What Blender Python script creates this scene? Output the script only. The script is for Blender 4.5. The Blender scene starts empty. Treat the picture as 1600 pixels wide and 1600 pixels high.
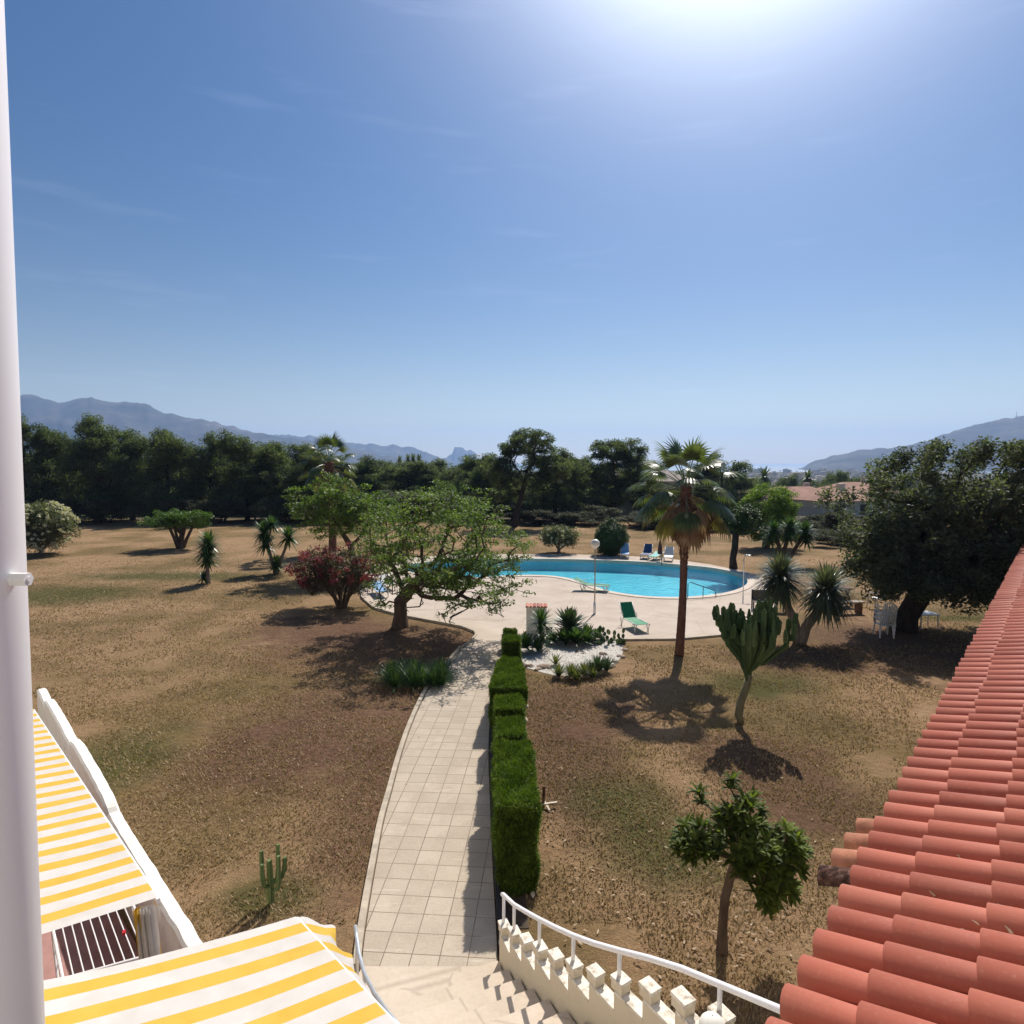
import bpy, bmesh, math, random
import numpy as np
from mathutils import Vector, Matrix, geometry, noise

R = math.radians
sc = bpy.context.scene
COL = sc.collection
rnd = random.Random(7)

# ------------------------------------------------------------------ camera, sky, sun, exposure
PITCH = R(4.46)
FPX, CAMH = 1000.0, 6.0
cam_d = bpy.data.cameras.new('camera')
cam = bpy.data.objects.new('camera', cam_d); COL.objects.link(cam)
cam.location = (0, 0, CAMH); cam.rotation_euler = (R(90) - PITCH, 0, 0)
cam_d.sensor_width = 36; cam_d.lens = 36 * FPX / 1600
cam_d.clip_start = 0.05; cam_d.clip_end = 60000
sc.camera = cam

SUN_AZ, SUN_EL = R(20), R(48)
SV = Vector((math.sin(SUN_AZ) * math.cos(SUN_EL), math.cos(SUN_AZ) * math.cos(SUN_EL), math.sin(SUN_EL)))
world = bpy.data.worlds.new('World'); sc.world = world; world.use_nodes = True
wt = world.node_tree; wn = wt.nodes; wl = wt.links
bg = wn['Background']
sky = wn.new('ShaderNodeTexSky'); sky.sky_type = 'NISHITA'; sky.sun_disc = False
sky.sun_elevation = SUN_EL; sky.sun_rotation = SUN_AZ
sky.air_density = 1.0; sky.dust_density = 0.6; sky.ozone_density = 3.0; sky.altitude = 0
hs = wn.new('ShaderNodeHueSaturation'); hs.inputs['Saturation'].default_value = 1.32; hs.inputs['Value'].default_value = 1.0; hs.inputs['Hue'].default_value = 0.503
wl.new(sky.outputs[0], hs.inputs['Color'])
# aureole of bright air round the sun, and a few thin cirrus streaks
tc = wn.new('ShaderNodeTexCoord')
dot = wn.new('ShaderNodeVectorMath'); dot.operation = 'DOT_PRODUCT'; dot.inputs[1].default_value = SV
wl.new(tc.outputs['Generated'], dot.inputs[0])
def wmath(op, a, b=None, clamp=False):
    n = wn.new('ShaderNodeMath'); n.operation = op; n.use_clamp = clamp
    for i, v in enumerate((a, b)):
        if v is None: continue
        if isinstance(v, (int, float)): n.inputs[i].default_value = v
        else: wl.new(v, n.inputs[i])
    return n.outputs[0]
dmax = wmath('MAXIMUM', dot.outputs['Value'], 0.0)
a1 = wmath('MULTIPLY', wmath('POWER', dmax, 44.0), 30.0)
a2 = wmath('MULTIPLY', wmath('POWER', dmax, 14.0), 2.6)
asum = wmath('ADD', a1, a2)
aur = wn.new('ShaderNodeMix'); aur.data_type = 'RGBA'; aur.blend_type = 'ADD'
aur.inputs['Factor'].default_value = 1.0
acol = wn.new('ShaderNodeVectorMath'); acol.operation = 'SCALE'; acol.inputs[0].default_value = (0.92, 0.97, 1.0)
wl.new(asum, acol.inputs['Scale'])
wl.new(hs.outputs[0], aur.inputs['A']); wl.new(acol.outputs[0], aur.inputs['B'])
mp = wn.new('ShaderNodeMapping'); mp.inputs['Scale'].default_value = (5, 5, 42); mp.inputs['Rotation'].default_value = (0.0, 0.10, 0)
wl.new(tc.outputs['Generated'], mp.inputs[0])
cn = wn.new('ShaderNodeTexNoise'); cn.inputs['Scale'].default_value = 1.1; cn.inputs['Detail'].default_value = 6
wl.new(mp.outputs[0], cn.inputs['Vector'])
cr = wn.new('ShaderNodeMapRange'); cr.inputs[1].default_value = 0.60; cr.inputs[2].default_value = 0.85; cr.inputs[4].default_value = 0.8
wl.new(cn.outputs[0], cr.inputs[0])
cl = wn.new('ShaderNodeMix'); cl.data_type = 'RGBA'; cl.blend_type = 'ADD'; cl.inputs['Factor'].default_value = 1.0
cs = wn.new('ShaderNodeVectorMath'); cs.operation = 'SCALE'; cs.inputs[0].default_value = (1.0, 1.0, 1.05)
wl.new(cr.outputs[0], cs.inputs['Scale'])
wl.new(aur.outputs['Result'], cl.inputs['A']); wl.new(cs.outputs[0], cl.inputs['B'])
sz = wn.new('ShaderNodeSeparateXYZ'); wl.new(tc.outputs['Generated'], sz.inputs[0])
hzn = wmath('POWER', wmath('SUBTRACT', 1.0, wmath('MAXIMUM', sz.outputs['Z'], 0.0), True), 9.0)
hb = wn.new('ShaderNodeVectorMath'); hb.operation = 'SCALE'; hb.inputs[0].default_value = (5.0, 4.5, 3.1); wl.new(hzn, hb.inputs['Scale'])
dark = wn.new('ShaderNodeVectorMath'); dark.operation = 'SCALE'; wl.new(cl.outputs['Result'], dark.inputs[0])
wl.new(wmath('SUBTRACT', 1.0, wmath('MULTIPLY', wmath('SUBTRACT', 1.0, dmax), 0.55)), dark.inputs['Scale'])
fin_ = wn.new('ShaderNodeVectorMath'); fin_.operation = 'ADD'; wl.new(dark.outputs[0], fin_.inputs[0]); wl.new(hb.outputs[0], fin_.inputs[1])
wl.new(fin_.outputs[0], bg.inputs['Color'])
bg.inputs['Strength'].default_value = 0.072

sun_d = bpy.data.lights.new('sun', 'SUN'); sun_d.energy = 4.6; sun_d.angle = R(0.5); sun_d.color = (1.0, 0.93, 0.84)
sun = bpy.data.objects.new('sun', sun_d); COL.objects.link(sun)
sun.rotation_euler = SV.to_track_quat('Z', 'Y').to_euler(); sun.location = SV * 60

sc.view_settings.view_transform = 'Standard'; sc.view_settings.look = 'None'
sc.view_settings.exposure = 0.32; sc.view_settings.gamma = 1.0
sc.render.engine = 'CYCLES'
sc.cycles.use_denoising = True
sc.cycles.max_bounces = 8; sc.cycles.transparent_max_bounces = 16
sc.cycles.diffuse_bounces = 3; sc.cycles.glossy_bounces = 3; sc.cycles.volume_bounces = 1
sc.cycles.sample_clamp_indirect = 6
HAZE = 1.5e-4

# ------------------------------------------------------------------ pixel -> place on the ground
def ray(u, v):
    xc, yc = (u - 800) / FPX, (800 - v) / FPX
    return Vector((xc, math.cos(PITCH) + yc * math.sin(PITCH), -math.sin(PITCH) + yc * math.cos(PITCH)))
def gp(u, v, h=0.0):
    d = ray(u, v); t = (h - CAMH) / d.z
    return Vector((d.x * t, d.y * t, h))
def wp(u, v, y):
    d = ray(u, v); t = y / d.y
    return Vector((d.x * t, y, CAMH + d.z * t))

# ------------------------------------------------------------------ mesh helpers
class MB:
    def __init__(s): s.v = []; s.f = []; s.m = []; s.c = []
    def add(s, vs, fs, m=0, c=0.5):
        b = len(s.v); s.v.extend(tuple(p) for p in vs)
        for f in fs:
            s.f.append(tuple(i + b for i in f)); s.m.append(m); s.c.append(c)
    def box(s, c, size, rz=0, m=0, rot=None):
        M = rot if rot is not None else Matrix.Rotation(rz, 3, 'Z')
        hx, hy, hz = size[0] / 2, size[1] / 2, size[2] / 2
        C = Vector(c)
        vs = [C + M @ Vector((x, y, z)) for x, y, z in ((-hx,-hy,-hz),(hx,-hy,-hz),(hx,hy,-hz),(-hx,hy,-hz),(-hx,-hy,hz),(hx,-hy,hz),(hx,hy,hz),(-hx,hy,hz))]
        s.add(vs, [(0,3,2,1),(4,5,6,7),(0,1,5,4),(1,2,6,5),(2,3,7,6),(3,0,4,7)], m)
    def tube(s, pts, rad, n=8, m=0, cap=True, c=0.5, star=None):
        pts = [Vector(p) for p in pts]
        if not hasattr(rad, '__len__'): rad = [rad] * len(pts)
        up = None; vs = []
        for i, p in enumerate(pts):
            d = (pts[min(i+1, len(pts)-1)] - pts[max(i-1, 0)])
            if d.length < 1e-9: d = Vector((0,0,1))
            d.normalize()
            if up is None:
                up = Vector((1,0,0)) if abs(d.x) < 0.8 else Vector((0,1,0))
            a = (up - d * up.dot(d))
            if a.length < 1e-6: a = d.orthogonal()
            a.normalize(); b = d.cross(a); up = a
            for k in range(n):
                t = 2*math.pi*k/n; r = rad[i] * (1.0 if star is None or k % 2 == 0 else star)
                vs.append(p + (a*math.cos(t) + b*math.sin(t)) * r)
        fs = []
        for i in range(len(pts)-1):
            for k in range(n):
                k2 = (k+1) % n
                fs.append((i*n+k, i*n+k2, (i+1)*n+k2, (i+1)*n+k))
        if cap:
            fs.append(tuple(reversed(range(n)))); L = (len(pts)-1)*n; fs.append(tuple(range(L, L+n)))
        s.add(vs, fs, m, c)
    def bar(s, a, b, w, h=None, m=0):
        h = h or w; a = Vector(a); b = Vector(b); d = b - a; L = d.length
        q = d.to_track_quat('X', 'Z').to_matrix()
        s.box((a+b)/2, (L, w, h), m=m, rot=q)
    def lathe(s, prof, c=(0,0,0), n=24, m=0):
        C = Vector(c); vs = []
        for r, z in prof:
            for k in range(n):
                t = 2*math.pi*k/n; vs.append(C + Vector((r*math.cos(t), r*math.sin(t), z)))
        fs = []
        for i in range(len(prof)-1):
            for k in range(n):
                k2 = (k+1)%n; fs.append((i*n+k, i*n+k2, (i+1)*n+k2, (i+1)*n+k))
        s.add(vs, fs, m)
    def prism(s, loops, z0, z1, m=0, sides=True, bottom=False):
        """loops: list of 2d outlines (first outer, rest holes); flat slab"""
        L3 = [[Vector((p[0], p[1], 0)) for p in lp] for lp in loops]
        tris = geometry.tessellate_polygon(L3)
        flat = [p for lp in L3 for p in lp]
        fs = []
        for t in tris:
            a, b, c = (flat[i] for i in t)
            if (b-a).cross(c-a).z < 0: t = (t[0], t[2], t[1])
            fs.append(tuple(t))
        s.add([Vector((p.x, p.y, z1)) for p in flat], fs, m)
        if bottom: s.add([Vector((p.x, p.y, z0)) for p in flat], [tuple(reversed(f)) for f in fs], m)
        if sides:
            for lp in loops:
                n = len(lp)
                vs = [Vector((p[0], p[1], z0)) for p in lp] + [Vector((p[0], p[1], z1)) for p in lp]
                s.add(vs, [(i, (i+1)%n, n+(i+1)%n, n+i) for i in range(n)], m)
    def blade(s, base, d, L, w, droop=0.3, segs=3, up=Vector((0,0,1)), m=0, c=0.5, fold=0.0, prof=None):
        base = Vector(base); d = Vector(d).normalized()
        side = d.cross(up)
        if side.length < 1e-3: side = Vector((1,0,0))
        side.normalize()
        pts = []; p = base.copy(); dd = d.copy()
        for i in range(segs+1):
            pts.append((p.copy(), dd.copy()))
            p = p + dd * (L/segs)
            dd = (dd + Vector((0,0,-1)) * (droop/segs)).normalized()
        vs = []; fs = []
        for i, (q, e) in enumerate(pts):
            t = i/segs
            ww = w * (prof(t) if prof else (1 - t**2.2)*0.95 + 0.05) * 0.5
            if i == segs: vs.append(q)
            else:
                vs.append(q - side*ww); vs.append(q + side*ww)
        for i in range(segs-1): fs.append((2*i, 2*i+1, 2*i+3, 2*i+2))
        fs.append((2*segs-2, 2*segs-1, 2*segs))
        s.add(vs, fs, m, c)
    def build(s, name, mats, parent=None, smooth=False, loc=None):
        me = bpy.data.meshes.new(name)
        me.from_pydata(s.v, [], s.f)
        if not isinstance(mats, (list, tuple)): mats = [mats]
        for mt in mats: me.materials.append(mt)
        if max(s.m, default=0) > 0: me.polygons.foreach_set('material_index', s.m)
        at = me.attributes.new('lf', 'FLOAT', 'FACE'); at.data.foreach_set('value', s.c)
        if smooth: me.polygons.foreach_set('use_smooth', [True]*len(me.polygons))
        me.update()
        o = bpy.data.objects.new(name, me); COL.objects.link(o)
        if parent: o.parent = parent
        if loc is not None: o.location = loc
        return o

def np_mesh(name, V, F, mat, parent=None, val=None, smooth=False):
    """V (n,3), F (m,k) all faces same size"""
    me = bpy.data.meshes.new(name)
    n, (m, k) = len(V), F.shape
    me.vertices.add(n); me.vertices.foreach_set('co', np.ascontiguousarray(V, dtype=np.float32).ravel())
    me.loops.add(m*k); me.loops.foreach_set('vertex_index', np.ascontiguousarray(F, dtype=np.int32).ravel())
    me.polygons.add(m); me.polygons.foreach_set('loop_start', np.arange(m, dtype=np.int32)*k)
    me.polygons.foreach_set('loop_total', np.full(m, k, dtype=np.int32))
    if val is not None:
        at = me.attributes.new('lf', 'FLOAT', 'FACE'); at.data.foreach_set('value', np.asarray(val, dtype=np.float32))
    me.materials.append(mat); me.update(); me.validate()
    if smooth: me.polygons.foreach_set('use_smooth', np.ones(m, dtype=bool))
    o = bpy.data.objects.new(name, me); COL.objects.link(o)
    if parent: o.parent = parent
    return o

def tag(o, label=None, cat=None, group=None, kind=None):
    if label: o['label'] = label
    if cat: o['category'] = cat
    if group: o['group'] = group
    if kind: o['kind'] = kind
    return o
def thing(name, label, cat, loc=(0,0,0), rz=0, group=None):
    o = bpy.data.objects.new(name, None); COL.objects.link(o)
    o.location = loc; o.rotation_euler = (0, 0, rz); o.empty_display_size = 0.3
    return tag(o, label, cat, group)
def copy_tree(o, loc, rz=None, scale=None, label=None, group=None):
    def rec(a, par):
        c = a.copy(); COL.objects.link(c)
        if par is not None:
            c.parent = par; c.matrix_parent_inverse = a.matrix_parent_inverse.copy()
        for ch in [q for q in bpy.data.objects if q.parent is a]: rec(ch, c)
        return c
    c = rec(o, None); c.location = loc
    if rz is not None: c.rotation_euler.z = rz
    if scale is not None: c.scale = scale
    if label: c['label'] = label
    if group: c['group'] = group
    return c

def catmull(pts, n=6, closed=True):
    out = []; m = len(pts)
    rng = range(m) if closed else range(m-1)
    for i in rng:
        P = [pts[(i+k-1) % m] if closed else pts[min(max(i+k-1, 0), m-1)] for k in range(4)]
        for j in range(n):
            t = j/n
            out.append(tuple(0.5*((2*P[1][a]) + (-P[0][a]+P[2][a])*t + (2*P[0][a]-5*P[1][a]+4*P[2][a]-P[3][a])*t*t + (-P[0][a]+3*P[1][a]-3*P[2][a]+P[3][a])*t**3) for a in range(2)))
    if not closed: out.append((pts[-1][0], pts[-1][1]))
    return out
def offset_loop(lp, d):
    out = []; n = len(lp)
    area = sum(lp[i][0]*lp[(i+1)%n][1]-lp[(i+1)%n][0]*lp[i][1] for i in range(n))
    sgn = 1 if area > 0 else -1
    for i in range(n):
        a, b = lp[i-1], lp[(i+1)%n]
        tx, ty = b[0]-a[0], b[1]-a[1]; L = math.hypot(tx, ty) or 1
        out.append((lp[i][0] + sgn*ty/L*d, lp[i][1] - sgn*tx/L*d))
    return out
def strip(mb, pl, w, z0, z1, m=0):
    """low kerb along an open polyline"""
    L, Rr = [], []
    for i, p in enumerate(pl):
        a, b = pl[max(i-1,0)], pl[min(i+1,len(pl)-1)]
        tx, ty = b[0]-a[0], b[1]-a[1]; q = math.hypot(tx,ty) or 1
        L.append((p[0]-ty/q*w/2, p[1]+tx/q*w/2)); Rr.append((p[0]+ty/q*w/2, p[1]-tx/q*w/2))
    for i in range(len(pl)-1):
        vs = [(*L[i],z0),(*Rr[i],z0),(*Rr[i+1],z0),(*L[i+1],z0),(*L[i],z1),(*Rr[i],z1),(*Rr[i+1],z1),(*L[i+1],z1)]
        fs = [(4,5,6,7),(1,2,6,5),(3,0,4,7)]
        if i == 0: fs.append((0,1,5,4))
        if i == len(pl)-2: fs.append((2,3,7,6))
        mb.add(vs, fs, m)

# ------------------------------------------------------------------ materials
class NT:
    def __init__(s, name):
        s.m = bpy.data.materials.new(name); s.m.use_nodes = True
        s.t = s.m.node_tree; s.n = s.t.nodes; s.l = s.t.links
        s.b = s.n['Principled BSDF']; s.out = s.n['Material Output']
        s.tc = s.n.new('ShaderNodeTexCoord'); s.geo = s.n.new('ShaderNodeNewGeometry')
    def put(s, sock, v):
        if isinstance(v, bpy.types.NodeSocket): s.l.new(v, sock)
        elif hasattr(v, '__len__') and len(v) == 3 and sock.type == 'RGBA': sock.default_value = (*v, 1)
        else: sock.default_value = v
    def math(s, op, a, b=0.0, clamp=False):
        n = s.n.new('ShaderNodeMath'); n.operation = op; n.use_clamp = clamp
        s.put(n.inputs[0], a); s.put(n.inputs[1], b); return n.outputs[0]
    def noise(s, scale, detail=4, vec=None, rough=0.55, dist=0.0):
        n = s.n.new('ShaderNodeTexNoise'); n.inputs['Scale'].default_value = scale
        n.inputs['Detail'].default_value = detail; n.inputs['Roughness'].default_value = rough; n.inputs['Distortion'].default_value = dist
        s.l.new(vec or s.geo.outputs['Position'], n.inputs['Vector']); return n.outputs[0]
    def voro(s, scale, vec=None, feature='F1', out='Distance'):
        n = s.n.new('ShaderNodeTexVoronoi'); n.feature = feature; n.inputs['Scale'].default_value = scale
        s.l.new(vec or s.geo.outputs['Position'], n.inputs['Vector']); return n.outputs[out]
    def rng(s, v, a, b, c=0.0, d=1.0, smooth=False):
        n = s.n.new('ShaderNodeMapRange'); n.interpolation_type = 'SMOOTHSTEP' if smooth else 'LINEAR'
        s.put(n.inputs[0], v)
        for i, x in enumerate((a,b,c,d)): n.inputs[i+1].default_value = x
        return n.outputs[0]
    def mix(s, f, a, b, blend='MIX'):
        n = s.n.new('ShaderNodeMix'); n.data_type = 'RGBA'; n.blend_type = blend
        s.put(n.inputs['Factor'], f); s.put(n.inputs['A'], a); s.put(n.inputs['B'], b); return n.outputs['Result']
    def ramp(s, v, stops):
        n = s.n.new('ShaderNodeValToRGB'); s.l.new(v, n.inputs[0]); e = n.color_ramp.elements
        while len(e) < len(stops): e.new(0.5)
        for i, (p, c) in enumerate(stops): e[i].position = p; e[i].color = (*c, 1)
        return n.outputs[0]
    def bump(s, h, strength, dist=0.02):
        n = s.n.new('ShaderNodeBump'); n.inputs['Strength'].default_value = strength; n.inputs['Distance'].default_value = dist
        s.l.new(h, n.inputs['Height']); s.l.new(n.outputs[0], s.b.inputs['Normal']); return n
    def mapping(s, vec, scale=(1,1,1), rot=(0,0,0), loc=(0,0,0)):
        n = s.n.new('ShaderNodeMapping'); n.inputs['Scale'].default_value = scale; n.inputs['Rotation'].default_value = rot; n.inputs['Location'].default_value = loc
        s.l.new(vec, n.inputs[0]); return n.outputs[0]
    def fin(s, col, rough=0.8, spec=0.3, metal=0.0):
        s.put(s.b.inputs['Base Color'], col); s.put(s.b.inputs['Roughness'], rough)
        s.b.inputs['Specular IOR Level'].default_value = spec; s.b.inputs['Metallic'].default_value = metal
        return s.m

def simple(name, c, rough=0.7, var=0.12, scale=8.0, bump=0.0, spec=0.3, metal=0.0, bscale=40, obj=False):
    t = NT(name); vec = t.tc.outputs['Object'] if obj else None
    n = t.noise(scale, 5, vec)
    f = t.rng(n, 0.3, 0.7)
    col = t.mix(f, tuple(x*(1-var) for x in c), tuple(min(1, x*(1+var)) for x in c))
    if bump: t.bump(t.noise(bscale, 4, vec), bump, 0.01)
    return t.fin(col, rough, spec, metal)

def leafmat(name, dark, mid, light, trans=0.3, rough=0.5, spec=0.35, big=0.35):
    t = NT(name)
    a = t.n.new('ShaderNodeAttribute'); a.attribute_name = 'lf'
    nz = t.noise(big, 3)
    v = t.math('ADD', t.math('MULTIPLY', a.outputs['Fac'], 0.65), t.math('MULTIPLY', t.rng(nz, 0.3, 0.7), 0.35))
    col = t.ramp(v, [(0.1, dark), (0.5, mid), (0.95, light)])
    t.fin(col, rough, spec)
    tr = t.n.new('ShaderNodeBsdfTranslucent')
    tcol = t.mix(1.0, col, (1.25, 1.3, 0.5), 'MULTIPLY'); t.l.new(tcol, tr.inputs[0])
    mx = t.n.new('ShaderNodeMixShader'); mx.inputs[0].default_value = trans
    t.l.new(t.b.outputs[0], mx.inputs[1]); t.l.new(tr.outputs[0], mx.inputs[2]); t.l.new(mx.outputs[0], t.out.inputs[0])
    return t.m

def bark(name, c1, c2, scale=9):
    t = NT(name); v = t.mapping(t.tc.outputs['Object'], (1,1,0.25))
    n = t.noise(scale, 6, v, 0.65)
    t.bump(n, 0.8, 0.03)
    return t.fin(t.ramp(n, [(0.3, c1), (0.7, c2)]), 0.9, 0.15)

M = {}
# dry lawn / earth
def ground_mat():
    t = NT('dry_lawn'); P = t.geo.outputs['Position']
    n1 = t.noise(0.22, 4); n2 = t.noise(1.3, 5, None, 0.6); n3 = t.noise(9, 6, None, 0.7); n4 = t.noise(45, 4, None, 0.7)
    straw = t.mix(t.rng(n2, .35, .65), (0.37, 0.235, 0.125), (0.48, 0.315, 0.18))
    olive = t.mix(t.rng(n2, .35, .65), (0.185, 0.132, 0.058), (0.27, 0.185, 0.083))
    col = t.mix(t.rng(t.math('ADD', n1, t.math('MULTIPLY', n2, 0.45)), 0.62, 0.86, smooth=True), straw, olive)
    def blob(c, r, soft=0.5, sx=1.0, sy=1.0):
        v = t.n.new('ShaderNodeVectorMath'); v.operation = 'SUBTRACT'; t.l.new(P, v.inputs[0]); v.inputs[1].default_value = (c[0], c[1], 0)
        v2 = t.n.new('ShaderNodeVectorMath'); v2.operation = 'MULTIPLY'; t.l.new(v.outputs[0], v2.inputs[0]); v2.inputs[1].default_value = (1/sx, 1/sy, 0)
        L = t.n.new('ShaderNodeVectorMath'); L.operation = 'LENGTH'; t.l.new(v2.outputs[0], L.inputs[0])
        d = t.math('ADD', L.outputs['Value'], t.math('MULTIPLY', t.math('SUBTRACT', n2, 0.5), r*0.9))
        return t.rng(d, r*(1-soft), r, 1.0, 0.0, True)
    def at(u, v): p = gp(u, v); return (p.x, p.y)
    earth = t.mix(t.rng(n3, .35, .65), (0.125, 0.068, 0.042), (0.225, 0.13, 0.085))
    for c, r, sx, sy in ((at(600,1010), 3.6, 1.6, 1.1), (at(500,980), 2.6, 1.4, 1), (at(560,1120), 2.8, 1.3, 1.4), (at(600,1250), 1.6, .9, 2.4), (at(420,1180), 2.2, 1.2, 1.2), (at(900,1200), 1.5, .9, 2.0), (at(1250,1250), 1.5, 1.2, 1.3), (at(880,1110), 2.2, 1.2, 1.2), (at(1420,1010), 4.0, 1.2, 1.2), (at(1250,1030), 2.0, 1.5, 1), (at(1180,1180), 1.5, 1.3, 1)):
        col = t.mix(t.math('MULTIPLY', blob(c, r, 0.6, sx, sy), 0.8), col, earth)
    green = t.mix(t.rng(n3, .35, .65), (0.055, 0.075, 0.020), (0.125, 0.12, 0.035))
    for c, r, sx, sy in ((at(170,1190), 1.9, 1, 1.3), (at(420,1400), 0.9, 1.2, .8), (at(1490,966), 1.3, 2.2, .55), (at(1180,1070), 1.7, 1.5, 1), (at(1040,1330), 1.6, 1, 1), (at(970,1250), 1.4, 1, 1), (at(250,900), 3.5, 2.0, .6), (at(90,930), 3.5, 1.5, 1)):
        col = t.mix(t.math('MULTIPLY', blob(c, r, 0.8, sx, sy), 0.85), col, green)
    # worn patches and fine grain
    n5 = t.noise(3.6, 6, None, .75, .4); col = t.mix(t.rng(n5, .5, .66, 0, .42), col, t.mix(1.0, col, (.55,.52,.5), 'MULTIPLY'))
    col = t.mix(t.rng(n4, 0.42, 0.62, 0, 0.6), col, t.mix(1.0, col, (0.45, 0.44, 0.42), 'MULTIPLY'))
    col = t.mix(t.rng(n3, 0.52, 0.70, 0, 0.55), col, t.mix(1.0, col, (1.5, 1.45, 1.35), 'MULTIPLY'))
    sp = t.voro(28, None, 'F1'); col = t.mix(t.rng(sp, 0.05, 0.10, 0.6, 0.0), col, (0.42, 0.33, 0.2))
    # beyond the garden: scrub and earth under the trees
    sep = t.n.new('ShaderNodeSeparateXYZ'); t.l.new(P, sep.inputs[0])
    far = t.rng(t.math('ADD', sep.outputs['Y'], t.math('MULTIPLY', n2, 6)), 66, 74, 0, 1, True)
    scrub = t.mix(t.rng(t.noise(0.02, 6, None, 0.65), .42, .6), (0.05, 0.055, 0.03), (0.22, 0.17, 0.11))
    col = t.mix(far, col, scrub)
    hgt = t.math('ADD', t.math('MULTIPLY', n3, 1.0), t.math('MULTIPLY', n4, 0.6))
    t.bump(t.math('ADD', hgt, t.math('MULTIPLY', n5, 1.5)), 0.9, 0.08)
    return t.fin(col, 0.95, 0.1)
M['ground'] = ground_mat()
def pave_mat():
    t = NT('concrete_slabs'); P = t.geo.outputs['Position']
    v = t.mapping(P, (1,1,1), (0,0,R(4)))
    br = t.n.new('ShaderNodeTexBrick'); br.offset = 0.0; br.squash = 1.0
    br.inputs['Scale'].default_value = 1.0; br.inputs['Brick Width'].default_value = 0.345; br.inputs['Row Height'].default_value = 0.345
    br.inputs['Mortar Size'].default_value = 0.006; br.inputs['Mortar Smooth'].default_value = 0.2; br.inputs['Bias'].default_value = 0
    br.inputs['Color1'].default_value = (0.425,0.36,0.28,1); br.inputs['Color2'].default_value = (0.50,0.425,0.335,1); br.inputs['Mortar'].default_value = (0.16,0.125,0.09,1)
    t.l.new(v, br.inputs['Vector'])
    n = t.noise(2.0, 6, None, 0.65); n2 = t.noise(30, 5)
    col = t.mix(t.rng(n, .45, .7, 0, .6), br.outputs[0], (0.36,0.30,0.23))
    col = t.mix(t.rng(n2, .4, .65, 0, .3), col, t.mix(1.0, col, (0.7,0.68,0.65), 'MULTIPLY'))
    col = t.mix(t.rng(t.noise(0.9, 6, None, .7, .6), .52, .72, 0, .5), col, (0.33,0.275,0.21)); col = t.mix(t.rng(t.noise(3.3, 6, t.mapping(P, (.3,3,1)), .7), .60, .68, 0, .5), col, (0.62,0.55,0.45))
    t.bump(t.math('SUBTRACT', n2, t.math('MULTIPLY', br.outputs['Fac'], 1.5)), 0.35, 0.01)
    return t.fin(col, 0.85, 0.25)
M['pave'] = pave_mat()
def conc(name, a, b, stain, sc_=0.7):
    t = NT(name)
    n = t.noise(sc_, 7, None, 0.62, 0.3); n2 = t.noise(18, 6, None, .6)
    col = t.mix(t.rng(n, .35, .65), a, b)
    col = t.mix(t.rng(t.noise(sc_*0.6, 6, t.mapping(t.geo.outputs['Position'], (1,2.5,1), loc=(7,3,0)), .7, .8), .56, .72, 0, .6), col, stain)
    col = t.mix(t.rng(n2, .45, .7, 0, .35), col, t.mix(1.0, col, (0.78,0.76,0.74), 'MULTIPLY'))
    cr = t.voro(0.55, t.mapping(t.geo.outputs['Position'], (1,1,1)), 'DISTANCE_TO_EDGE'); 
    col = t.mix(t.rng(cr, 0.0, 0.012, 0.35, 0.0), col, (0.2,0.16,0.12))
    t.bump(n2, 0.25, 0.006)
    return t.fin(col, 0.85, 0.2)
M['deck'] = conc('pool_deck_concrete', (0.46,0.38,0.305), (0.55,0.465,0.385), (0.34,0.26,0.20))
M['landing'] = conc('landing_concrete', (0.52,0.44,0.345), (0.60,0.51,0.41), (0.42,0.34,0.26), 1.2)
M['coping'] = conc('coping_stone', (0.60,0.51,0.42), (0.66,0.57,0.48), (0.52,0.43,0.35), 1.5)
M['kerb'] = simple('kerb_concrete', (0.42,0.36,0.28), 0.9, 0.25, 5, 0.3)
M['darkedge'] = simple('dark_edging', (0.035,0.03,0.028), 0.6, 0.2, 5, 0.1)
M['soil'] = simple('dark_soil', (0.07,0.05,0.035), 0.95, 0.4, 6, 0.5)
M['terracotta_floor'] = simple('terracotta_floor', (0.36,0.20,0.18), 0.8, 0.2, 4, 0.1)
def white_wall(name, c=(0.80,0.77,0.71), stain=(0.42,0.38,0.30), amt=0.35):
    t = NT(name); n = t.noise(3.5, 7, None, .65); n2 = t.noise(22, 5)
    col = t.mix(t.rng(n, .52, .72, 0, amt), c, stain); t.bump(n2, 0.35, 0.01)
    return t.fin(col, 0.85, 0.2)
M['white_wall'] = white_wall('white_render')
M['cream_wall'] = white_wall('cream_render', (0.66,0.58,0.44), (0.5,0.42,0.3), .3)
def weathered():
    t = NT('weathered_coping'); n = t.noise(14, 7, None, .7); n2 = t.noise(45, 5)
    col = t.ramp(n, [(0.30,(0.22,0.18,0.13)),(0.42,(0.56,0.50,0.41)),(0.54,(0.76,0.71,0.62))])
    t.bump(n2, 0.6, 0.01); return t.fin(col, 0.9, 0.15)
M['weathered'] = weathered()
M['white_paint'] = simple('white_paint', (0.80,0.79,0.79), 0.35, 0.03, 3, 0, 0.5)
M['jamb'] = simple('white_pole_lacquer', (0.88,0.86,0.86), 0.4, 0.03, 2, 0, 0.5)
M['white_plastic'] = simple('white_plastic', (0.74,0.73,0.70), 0.4, 0.06, 5, 0, 0.5)
M['steel'] = simple('galvanised_steel', (0.62,0.64,0.66), 0.35, 0.1, 12, 0, 0.5, 0.6)
M['stainless'] = simple('stainless_steel', (0.5,0.52,0.54), 0.25, 0.05, 12, 0, 0.5, 0.9)
M['green_sling'] = simple('green_mesh_fabric', (0.02,0.22,0.10), 0.6, 0.15, 20, 0.1)
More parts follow.
